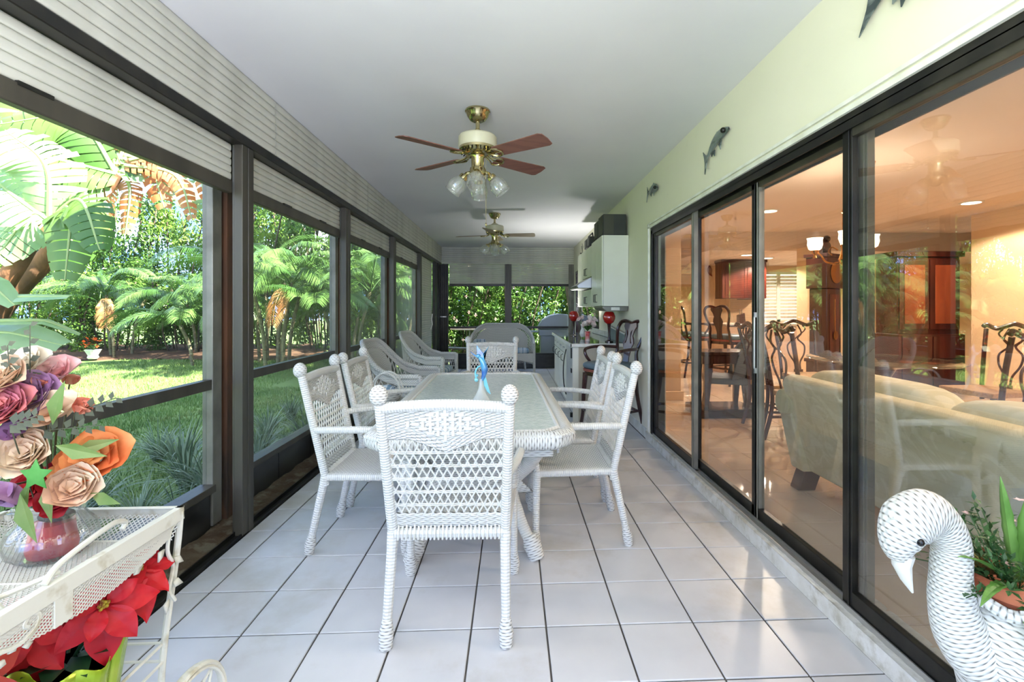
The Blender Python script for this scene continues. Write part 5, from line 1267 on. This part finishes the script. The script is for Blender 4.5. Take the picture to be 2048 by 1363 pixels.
# ------------------------------------------------------------------ outdoors
GZ = -0.15
rr = random.Random(11)
lawn_m = pos_mat('lawn', (88, 116, 52), (120, 144, 78), .9, (112, 96, 66), .7, (.56, .72), rough=.95, bump=.6, fac3=.5)
struct(MB().box(-60, XL - .2, -20, 60, GZ - .5, GZ).box(XL - .2, 12, 10.6, 60, GZ - .5, GZ).build('ground', lawn_m, smooth=False))
mulch = pos_mat('mulch', (74, 52, 36), (110, 82, 58), 5, (50, 38, 28), 9, rough=.95, bump=.8)
struct(MB().grid(lambda u, v: (lerp(-24, 5, u), lerp(13.9, 18, v) + .25 * sin(u * 30) * (1 - v) - (1.6 * max(0, (u - .72) / .28)) * (1 - v), GZ + .01 + .14 * sin(pi * min(1, v * 2.5) * .5) + .02 * sin(u * 200 + v * 70)), 160, 14).build('ground_bed', mulch))
# grass: short blades, uncountable
b = MB(); gv = []; gf = []
def grass(n, x0, x1, y0, y1, h, wd):
    for i in range(n):
        x, y = rr.uniform(x0, x1), rr.uniform(y0, y1); a = rr.uniform(0, 6.28); hh = h * rr.uniform(.5, 1.2); k = len(gv)
        dx, dy = cos(a) * wd, sin(a) * wd; lx, ly = rr.uniform(-.5, .5) * hh, rr.uniform(-.5, .5) * hh
        gv.extend([(x - dx, y - dy, GZ), (x + dx, y + dy, GZ), (x + lx, y + ly, GZ + hh)]); gf.append((k, k + 1, k + 2))
grass(36000, -5.5, -1.9, 1.2, 9, .055, .004); grass(34000, -11, -4.5, 4, 14, .06, .006)
me = bpy.data.meshes.new('grass'); me.from_pydata(gv, [], gf)
me.materials.append(pos_mat('grass_blade', (84, 120, 50), (128, 156, 80), 2.2, (150, 140, 96), 1.4, (.52, .7), rough=.7, fac3=.6))
o = bpy.data.objects.new('grass', me); C.objects.link(o); tag(o, 'short green lawn grass outside the left screens', 'grass'); o['kind'] = 'stuff'
# bluish strap-leaf clumps beside the porch
lir = mat('liriope_leaf', (92, 116, 92), .45, col2=(150, 172, 140), nscale=4, sub=.15)
def strap(b, base, a, L, W, lean, n=5):
    base = Vector(base); d = Vector((cos(a), sin(a), 0)); s = Vector((-sin(a), cos(a), 0)); vs = []
    for i in range(n + 1):
        t_ = i / n; p = base + d * (L * lean * t_ ** 1.3) + Vector((0, 0, L * (t_ * (1.15 - .9 * lean * t_)))); w_ = W * (1 - t_ ** 2.2) / 2 + .0004
        vs += [p - s * w_, p + s * w_]
    b.add(vs, [(2 * i, 2 * i + 1, 2 * i + 3, 2 * i + 2) for i in range(n)])
def clump(seed, n=95):
    b = MB(); q = random.Random(seed)
    for i in range(n):
        a = q.uniform(0, 6.28); strap(b, (cos(a) * .05 * q.random(), sin(a) * .05 * q.random(), 0), a, q.uniform(.28, .52), .011, q.uniform(.25, .95))
    return b.mesh('blades', lir)
cm = [clump(1), clump(2), clump(3)]
spots = [(-2.35, 2.7), (-2.7, 2.95), (-2.45, 3.25), (-2.95, 3.5), (-2.25, 3.7), (-2.6, 3.95), (-2.95, 4.4), (-2.3, 4.4), (-3.3, 3.9), (-2.5, 4.9), (-2.2, 5.4), (-2.75, 5.5), (-2.4, 6.2), (-2.3, 7.1), (-2.4, 8.2), (-2.9, 6.4), (-2.3, 2.2), (-3.35, 4.7), (-2.05, 3.1), (-2.05, 4.9)]
for i, (x, y) in enumerate(spots):
    o = bpy.data.objects.new('strap_leaf_plant', cm[i % 3]); C.objects.link(o); o.location = (x, y, GZ); o.rotation_euler = (0, 0, i * 1.3); s = rr.uniform(.85, 1.25); o.scale = (s,) * 3
    tag(o, 'blue green strap leaf clump in the bed right outside the %s left opening' % ('first' if y < 2.95 else 'second' if y < 4.85 else 'third' if y < 6.7 else 'fourth'), 'plant', 'strap leaf clumps beside the porch')
# hedge shrubs of many small leaves
def leafball(seed, n, sx, sy, sz, ls, m, zb=0.0, dense=.5):
    q = random.Random(seed); vs = []; fs = []
    cl = [(q.uniform(-.8, .8) * sx, q.uniform(-.8, .8) * sy, zb + q.uniform(.05, .92) * sz, q.uniform(.25, .5)) for _ in range(46)]
    for i in range(n):
        cx_, cy_, cz_, r = cl[q.randrange(len(cl))]
        d = Vector((q.gauss(0, 1), q.gauss(0, 1), q.gauss(0, 1))).normalized() * r * q.uniform(.5, 1.0)
        p = Vector((cx_, cy_, cz_)) + d; a = Vector((q.gauss(0, 1), q.gauss(0, 1), q.gauss(-.2, .7))).normalized(); s = a.orthogonal().normalized(); s = Matrix.Rotation(q.uniform(0, 6.28), 3, a) @ s
        L = ls * q.uniform(.7, 1.3); W = L * .42; k = len(vs); nn = s.cross(a) * L * .12
        vs += [p, p + a * L * .5 + s * W / 2 + nn, p + a * L, p + a * L * .5 - s * W / 2 + nn]; fs.append((k, k + 1, k + 2, k + 3))
    me = bpy.data.meshes.new('foliage'); me.from_pydata(vs, [], fs); me.materials.append(m); return me
hm = mat('hedge_leaf', (54, 92, 32), .4, col2=(104, 142, 56), nscale=1.3, sub=.22, thr=(.35, .6)); hm2 = mat('hedge_leaf_yellow', (82, 120, 38), .4, col2=(138, 170, 72), nscale=1.5, sub=.22)
hb = [leafball(1, 6500, 1.5, .8, 3.3, .13, hm), leafball(2, 6500, 1.5, .8, 3.3, .12, hm2), leafball(3, 6500, 1.5, .9, 3.8, .14, hm)]
tw = MB()
for k in range(9):
    a = k * 2.4; tw.tube(smoothp([(cos(a) * .5, sin(a) * .3, 0), (cos(a) * .8, sin(a) * .4, 1.2), (cos(a + .5) * 1.1, sin(a) * .5, 2.8)], 4), .025, 5)
bark = mat('grey_bark', (98, 84, 68), .9, col2=(70, 58, 46), nscale=6, bump=.5)
twm = tw.mesh('stems', bark)
def shrub(label, x, y, k, sc, rz=0, group='hedge shrubs along the back of the garden'):
    t = thing('hedge_shrub', label, 'shrub', (x, y, GZ), rz, group); t.scale = sc
    place(twm, 'stems', t); o = place(hb[k], 'foliage', t); o['kind'] = 'stuff'; return t
for i in range(12):
    x = -24 + i * 2.25
    shrub('dense leafy hedge shrub at the back of the garden seen through the left screens', x, 16.0 + .5 * sin(i * 2), i % 3, (1.0, 1.0, (.8 if x < -9.5 else 1.65) * rr.uniform(.92, 1.1)), (i % 2) * pi)
for i in range(12):
    shrub('dense leafy hedge shrub at the back of the garden seen through the left screens', -25.5 + i * 2.3, 18.2, (i + 1) % 3, (1.1, 1.0, 1.0 if x < -11 else 1.8), (i % 2) * pi)
for i, x in enumerate((-3.3, -1.4, .5, 2.6)):
    shrub('bright green flowering shrub right behind the %s opening of the far wall, front row' % ('left' if x < 0 else 'right'), x, 13.4 + .3 * (i % 2), (i + 1) % 3, (.85, .9, .95), i * pi, 'shrubs behind the far wall')
for i, x in enumerate((-2.6, -.3, 1.9)):
    shrub('taller leafy shrub in the second row behind the far wall, %s' % {-2.6: 'beyond the patio table', -.3: 'behind the middle post', 1.9: 'behind the grill'}[x], x, 15.0, i % 3, (1, 1, 1.1), i, 'shrubs behind the far wall')
for i, y in enumerate((-1.5, 1.0, 3.5, 6.0, 8.5, 11, 13.5)):
    shrub('hedge shrub along the side boundary of the lawn', -18.5 - .4 * (i % 2), y, i % 3, (1.0, 1.2, 1.1), pi / 2, 'hedge shrubs along the side boundary')
pk = mat('pale_pink_flower', (244, 214, 208), .6)
b = MB()
for i in range(60):
    c = Vector((rr.uniform(-3, 2.5), rr.uniform(12.4, 12.9), rr.uniform(.4, 2.8)))
    for q in range(4): leaf(b, c, (cos(q * 1.57), rr.uniform(-.6, -.1), sin(q * 1.57)), .055, .045)
o = b.build('pink_flowers', pk); tag(o, 'small pale pink flowers scattered over the shrubs behind the far wall', 'flowers'); o['kind'] = 'stuff'
t = thing('tree_trunk', 'grey leaning tree trunk behind the right opening of the far wall', 'tree', (1.5, 12.3, GZ))
MB().tube(smoothp([(.15, 0, 0), (.08, 0, 1.2), (-.06, 0, 2.2), (-.22, 0, 3.4), (-.3, 0, 5)], 6), interp([.14, .12, .11, .1, .08], 25), 10).build('trunk', bark, t)
# palms
palm_m = mat('palm_leaf', (66, 106, 46), .4, col2=(106, 142, 70), nscale=1.2, sub=.22); palm_d = mat('dry_palm_leaf', (196, 128, 66), .6, col2=(224, 176, 120), nscale=3, sub=.3)
def frond(L=2.0, droop=.9, n=44, lw=.030, ll=.46, rise=.75, seed=0):
    q = random.Random(seed); b = MB()
    ax = [Vector((L * t_ * .78, 0, rise * L * t_ * (1 - t_ * droop))) for t_ in [i / 14 for i in range(15)]]
    b.tube(ax, interp([.014, .010, .003], 15), 5)
    def A(t_):
        k = min(13, int(t_ * 14)); return ax[k].lerp(ax[k + 1], t_ * 14 - k), (ax[k + 1] - ax[k]).normalized()
    for i in range(n):
        t_ = lerp(.14, .99, i / n); p, d = A(t_); l = ll * (sin(pi * (.12 + .82 * t_)) ** .6) * q.uniform(.9, 1.1)
        for s in (-1, 1):
            side = Vector((0, s, 0)); dirv = (side * .85 + d * .7 + Vector((0, 0, .25))).normalized(); w_ = d.cross(dirv).cross(dirv).normalized() * lw / 2
            m1 = p + dirv * l * .5 + Vector((0, 0, -.03)); m2 = p + dirv * l * .95 + Vector((0, 0, -.18 * l / .4 - .06))
            b.add([p, m1 + w_, m1 - w_, m2], [(0, 1, 2), (1, 3, 2)])
    return b
fm = [frond(2.0, .95, seed=1).mesh('frond', palm_m), frond(2.3, .8, seed=2, rise=.95).mesh('frond', palm_m), frond(1.7, 1.15, seed=3).mesh('frond', palm_m)]
fd = frond(1.3, 1.6, seed=4, rise=.5, n=30, ll=.3).mesh('dry_frond', palm_d)
pst = mat('palm_stem', (128, 124, 96), .7, col2=(96, 84, 60), nscale=8, stretch=(1, 1, 3))
def palm(label, x, y, h, n, seed, sc=1, dry=0):
    q = random.Random(seed); t = thing('areca_palm', label, 'palm', (x, y, GZ), q.uniform(0, 6), 'palms in the garden'); t.scale = (sc,) * 3
    for s_ in range(n):
        a = s_ * 2.4; bx_, by_ = cos(a) * .25, sin(a) * .25; hh = h * q.uniform(.6, 1.05); tx, ty = bx_ * 2.2, by_ * 2.2
        MB().tube(smoothp([(bx_, by_, 0), (bx_ * 1.3, by_ * 1.3, hh * .5), (tx, ty, hh)], 4), .04, 7).build('stem', pst, t)
        for f in range(6):
            o = place(fm[(f + s_) % 3], 'frond', t); o.location = (tx, ty, hh - .05); o.rotation_euler = (q.uniform(-.25, .25), q.uniform(-.35, .25), a + f * 1.05 + q.uniform(-.3, .3)); 
        if s_ < dry:
            o = place(fd, 'dry_frond', t, label='dried orange frond'); o.location = (tx, ty, hh - .1); o.rotation_euler = (0, .5, -1.2 - t.rotation_euler.z + q.uniform(-.5, .5))
for i, (lb, x, y, h, n, sd_, sc) in enumerate([
    ('feathery areca palm clump at the right of the first left opening', -7.9, 12.6, 1.7, 4, 1, 1.0),
    ('feathery areca palm clump with an orange frond in the middle of the second left opening', -5.6, 11.6, 1.9, 4, 2, 1.05),
    ('feathery areca palm clump at the near edge of the second left opening', -6.6, 13.4, 2.4, 4, 3, 1.1),
    ('feathery areca palm clump seen through the third left opening', -4.0, 11.8, 1.9, 4, 4, 1.0),
    ('feathery areca palm clump seen through the fourth left opening', -3.0, 12.6, 1.9, 3, 5, 1.0),
    ('thin areca palm standing behind the lawn near the bird of paradise trunks', -11.5, 14.6, 1.9, 3, 6, 1.0),
    ('tall areca palm in the hedge line in the first left opening', -9.5, 15.2, 1.6, 3, 7, .95)]):
    palm(lb, x, y, h, n, sd_, sc, 1 if sd_ in (2, 6) else 0)
# giant bird of paradise: torn paddle leaves
bl_g = mat('paddle_leaf', (80, 122, 52), .35, col2=(128, 160, 84), nscale=1.6, sub=.3); bl_p = mat('pale_paddle_leaf', (150, 186, 120), .4, col2=(190, 212, 160), nscale=2, sub=.35)
bl_d = mat('dry_paddle_leaf', (206, 120, 64), .7, col2=(232, 178, 130), nscale=4, sub=.3)
rib_m = mat('leaf_midrib', (176, 190, 120), .5); btr = mat('fibrous_trunk', (124, 92, 66), .9, col2=(168, 116, 78), nscale=7, stretch=(1, 1, .4), bump=.6)
def paddle(par, pts, W, m, seed, torn=.5, up=(0, 0, 1)):
    q = random.Random(seed); ax = smoothp(pts, 8); n = len(ax); b = MB(); u = Vector(up)
    nseg = 16 if torn > .2 else 8
    for s in (-1, 1):
        for k in range(nseg):
            t0, t1 = k / nseg, (k + 1 - (torn * .28 if torn else 0)) / nseg; vs = []
            dr = q.uniform(.0, .35) * torn; 
            for j in range(4):
                for t_ in (t0, t1):
                    i = min(n - 2, int(t_ * (n - 1))); p = ax[i].lerp(ax[i + 1], t_ * (n - 1) - i); d = (ax[i + 1] - ax[i]).normalized()
                    side = d.cross(u).normalized(); nn = side.cross(d)
                    w_ = W / 2 * (sin(pi * (.06 + .90 * t_)) ** .55); f = j / 3
                    vs.append(p + side * s * w_ * f + nn * (.22 * w_ * f - (.35 + dr) * w_ * f * f) + d * (.18 * w_ * f) + Vector((0, 0, -dr * w_ * f * f)))
            b.add(vs, [(2 * j, 2 * j + 1, 2 * j + 3, 2 * j + 2) for j in range(3)])
    o = b.build('leaf', m, par); MB().tube(ax, interp([.02, .013, .004], n), 6).build('midrib', rib_m, o); return o
def trunk(par, pts, r): MB().tube(smoothp(pts, 8), r, 12).build('trunk', btr, par)
B0 = Vector((-4.6, 3.7, GZ))
t = thing('bird_of_paradise', 'giant bird of paradise with leaning fibrous trunk and torn leaves at upper left', 'tree', B0)
loc_ = lambda u, v, Y: pix(u, v, Y) - B0
trunk(t, [loc_(-60, 700, 4.3), loc_(20, 590, 4.3), loc_(110, 500, 4.3), loc_(180, 420, 4.3), loc_(240, 350, 4.3)], interp([.10, .09, .075, .06, .03], 33))
trunk(t, [Vector((.1, .1, 0)), loc_(-60, 700, 4.3)], .10)
hub = [loc_(240, 350, 4.3), loc_(60, 520, 4.2)]
for i, (u0, v0, um, vm, u1, v1, Y, W, k) in enumerate([
    (235, 350, 200, 250, 60, 190, 4.3, .55, 0), (235, 350, 150, 240, -20, 250, 4.0, .55, 0), (240, 350, 120, 320, 0, 300, 3.9, .5, 0), (235, 345, 240, 200, 200, 90, 4.5, .5, 0),
    (225, 360, 140, 330, 30, 420, 4.0, .48, 0), (200, 380, 160, 420, 130, 540, 4.1, .42, 0), (240, 350, 330, 260, 420, 330, 4.6, .42, 0), (245, 345, 300, 220, 350, 160, 4.6, .5, 0),
    (230, 360, 60, 260, 50, 100, 4.4, .5, 0), (220, 365, 100, 380, -10, 470, 3.8, .46, 1), (240, 350, 330, 340, 400, 420, 4.6, .32, 1), (180, 400, 80, 340, -60, 380, 4.3, .5, 1),
    (205, 330, 130, 200, 30, 130, 4.7, .5, 0), (100, 480, 60, 420, 90, 330, 4.1, .4, 0)]):
    paddle(t, [loc_(u0, v0, 4.3), loc_(um, vm, (4.3 + Y) / 2), loc_(u1, v1, Y)], W, bl_p if k else bl_g, i + 3, .42, up=(.3, -.75, .6))
for i, (u0, v0, um, vm, u1, v1, W) in enumerate([(240, 330, 290, 300, 330, 420, .20), (250, 320, 300, 230, 280, 340, .16), (240, 340, 260, 380, 250, 470, .14), (250, 310, 330, 330, 300, 400, .15), (245, 330, 210, 260, 190, 350, .18),
                                        (250, 330, 350, 350, 385, 440, .13), (230, 360, 205, 420, 190, 490, .12), (240, 300, 225, 230, 180, 240, .16), (260, 320, 380, 300, 410, 400, .12), (80, 500, 110, 440, 125, 520, .10), (245, 320, 300, 270, 340, 290, .2), (235, 330, 270, 270, 330, 350, .16)]):
    o = paddle(t, [loc_(u0, v0, 4.3), loc_(um, vm, 4.35), loc_(u1, v1, 4.35)], W * 1.25, bl_d, i + 40, 1.0, up=(.2, -.8, .5)); o['label'] = 'dry orange leaf'
B0 = Vector((-4.1, 3.4, GZ))
t = thing('bird_of_paradise', 'smaller bird of paradise trunk with dry sheaths behind the silk bouquet', 'tree', B0)
trunk(t, [Vector((0, 0, 0)), loc_(-30, 640, 3.8), loc_(40, 520, 3.8), loc_(100, 440, 3.8)], interp([.085, .075, .06, .03], 25))
for i, (um, vm, u1, v1, W) in enumerate([(90, 330, 10, 260, .45), (160, 400, 200, 500, .32), (40, 400, -50, 330, .45), (140, 420, 130, 560, .34), (60, 430, -10, 520, .4)]):
    paddle(t, [loc_(100, 440, 3.8), loc_(um, vm, 3.75), loc_(u1, v1, 3.7)], W, bl_g if i % 2 else bl_p, i + 70, .42, up=(.3, -.75, .6))
B0 = Vector((-3.6, 2.9, GZ))
t = thing('young_banana_plant', 'young broad leaved plant with pale wide leaves behind the silk bouquet', 'plant', B0)
for i, (um, vm, u1, v1, W, Y) in enumerate([(-20, 600, 140, 592, .16, 2.9), (-10, 665, 125, 690, .34, 3.0), (20, 700, 100, 728, .18, 3.0), (-30, 690, 40, 720, .3, 2.8), (60, 640, 160, 668, .08, 3.1), (-40, 560, 30, 610, .2, 2.9)]):
    paddle(t, [Vector((0, 0, .0)), loc_(-90, vm + 60, 3.0), loc_(um, vm, 3.0), loc_(u1, v1, Y)], W, bl_p, i + 90, 0, up=(.1, -.45, .9))
# shade tree whose crown stands above the openings
t = thing('shade_tree', 'tall broadleaf tree shading the lawn outside the left screens', 'tree', (-8.6, -.6, GZ))
MB().tube(smoothp([(0, 0, 0), (.3, .5, 3), (1.2, 3, 6.0), (2.6, 7, 7.4), (3.2, 10, 8.0)], 6), interp([.3, .26, .2, .14, .08], 25), 10).build('trunk', bark, t)
ct = leafball(9, 9000, 2.6, 4.4, 2.6, .26, hm)
for k in range(3):
    o = place(ct, 'crown', t); o['kind'] = 'stuff'; o.location = (3.3 + .2 * k, 3.0 + 4.2 * k, 6.1)
# small things in the bed
t = thing('stone_lantern', 'small grey stone garden lantern at the far edge of the lawn', 'lantern', (-13.1, 14.1, GZ + .08))
MB().lathe([(.16, 0), (.10, .06), (.07, .2), (.14, .24), (.12, .26), (.12, .38), (.22, .42), (.04, .54), (1e-4, .58)], 10).build('lantern_body', mat('grey_stone', (140, 140, 132), .9), t)
t = thing('garden_pot', 'small white pot with orange flowers at the far edge of the lawn', 'potted plant', (-11.7, 13.9, GZ + .05))
MB().lathe([(.10, 0), (.13, .04), (.11, .1), (.19, .26), (.17, .26)], 16).build('pot', white, t)
b = MB(); orf = mat('orange_flower', (236, 104, 48), .6)
for k in range(26): leaf(b, (rr.uniform(-.22, .22), rr.uniform(-.1, .1), rr.uniform(.35, .55)), (rr.uniform(-1, 1), -.5, rr.uniform(-.3, 1)), .12, .09)
b.build('flowers', orf, t, kind='stuff')
b = MB()
for k in range(30): leaf(b, (0, 0, .25), (rr.uniform(-1, 1), rr.uniform(-1, 1), 1), .22, .05)
b.build('leaves', hm, t, kind='stuff')
for k, x in enumerate((-9.6, -7.2)):
    t = thing('fence_post', 'thin dark fence post in the hedge, %s' % ('nearer the bird of paradise' if k == 0 else 'beside the palms'), 'fence post', (x, 15.1, GZ), 0, 'fence posts'); MB().tube([(0, 0, 0), (0, 0, 1.9)], .03, 8).build('post', black, t)
t = thing('fence_rail', 'thin dark horizontal fence rail crossing in front of the hedge', 'fence', (-9.6, 15.1, GZ)); MB().tube([(0, 0, 1.85), (2.4, 0, 1.85)], .02, 6).build('rail', black, t)
# grill and patio table beyond the far wall
gs = mat('grill_steel', (150, 158, 172), .35, metal=.6)
t = thing('barbecue_grill', 'grey barbecue grill with a domed lid outside the far wall', 'grill', (.98, 11.7, GZ))
MB().poly([(-.36, -.25, .95), (-.36, .25, .95), (-.30, .25, 1.12), (-.12, .25, 1.26), (.12, .25, 1.30), (.36, .25, 1.28)][0:1] + [(-.36, 0, .95)][0:0] + [(-.36, -.25, 1.02), (-.26, -.25, 1.18), (-.08, -.25, 1.29), (.14, -.25, 1.33), (.36, -.25, 1.31), (.36, -.25, .95)], (0, .5, 0)).build('lid', gs, t, False, bev=.02)
MB().box(-.34, .36, -.24, .24, .80, .95).box(-.30, .34, -.20, .22, .15, .80).build('body', gs, t, False, bev=.01)
MB().box(-.62, -.36, -.2, .2, .88, .91).build('side_shelf', gs, t, False, bev=.005)
for s in (-.28, .32): MB().tube([(s, -.2, .2), (s, -.2, 0)], .03, 8).build('leg', black, t)
t = thing('patio_table', 'round pale patio table outside the far wall', 'table', (-1.05, 12.0, GZ))
MB().lathe([(1e-4, .93), (.48, .93), (.5, .945), (.48, .96), (1e-4, .96)], 32).build('tabletop', mat('pale_wood_top', (206, 178, 150), .5), t)
MB().tube([(0, 0, .93), (0, 0, .03)], .04, 8).lathe([(.28, 0), (.28, .02), (.04, .05)], 20).build('pedestal', greyal, t)
b = MB(); b.tube([(-.6, -1.0, .56), (.9, -1.0, .5)], .03, 6).tube([(-.6, -1.0, .4), (.9, -1.0, .4)], .02, 6)
b.tube([(-.5, -1.0, 0), (-.5, -1.0, .56)], .025, 6).tube([(.8, -1.0, 0), (.8, -1.0, .5)], .025, 6).build('bench_rail', greyal, t)
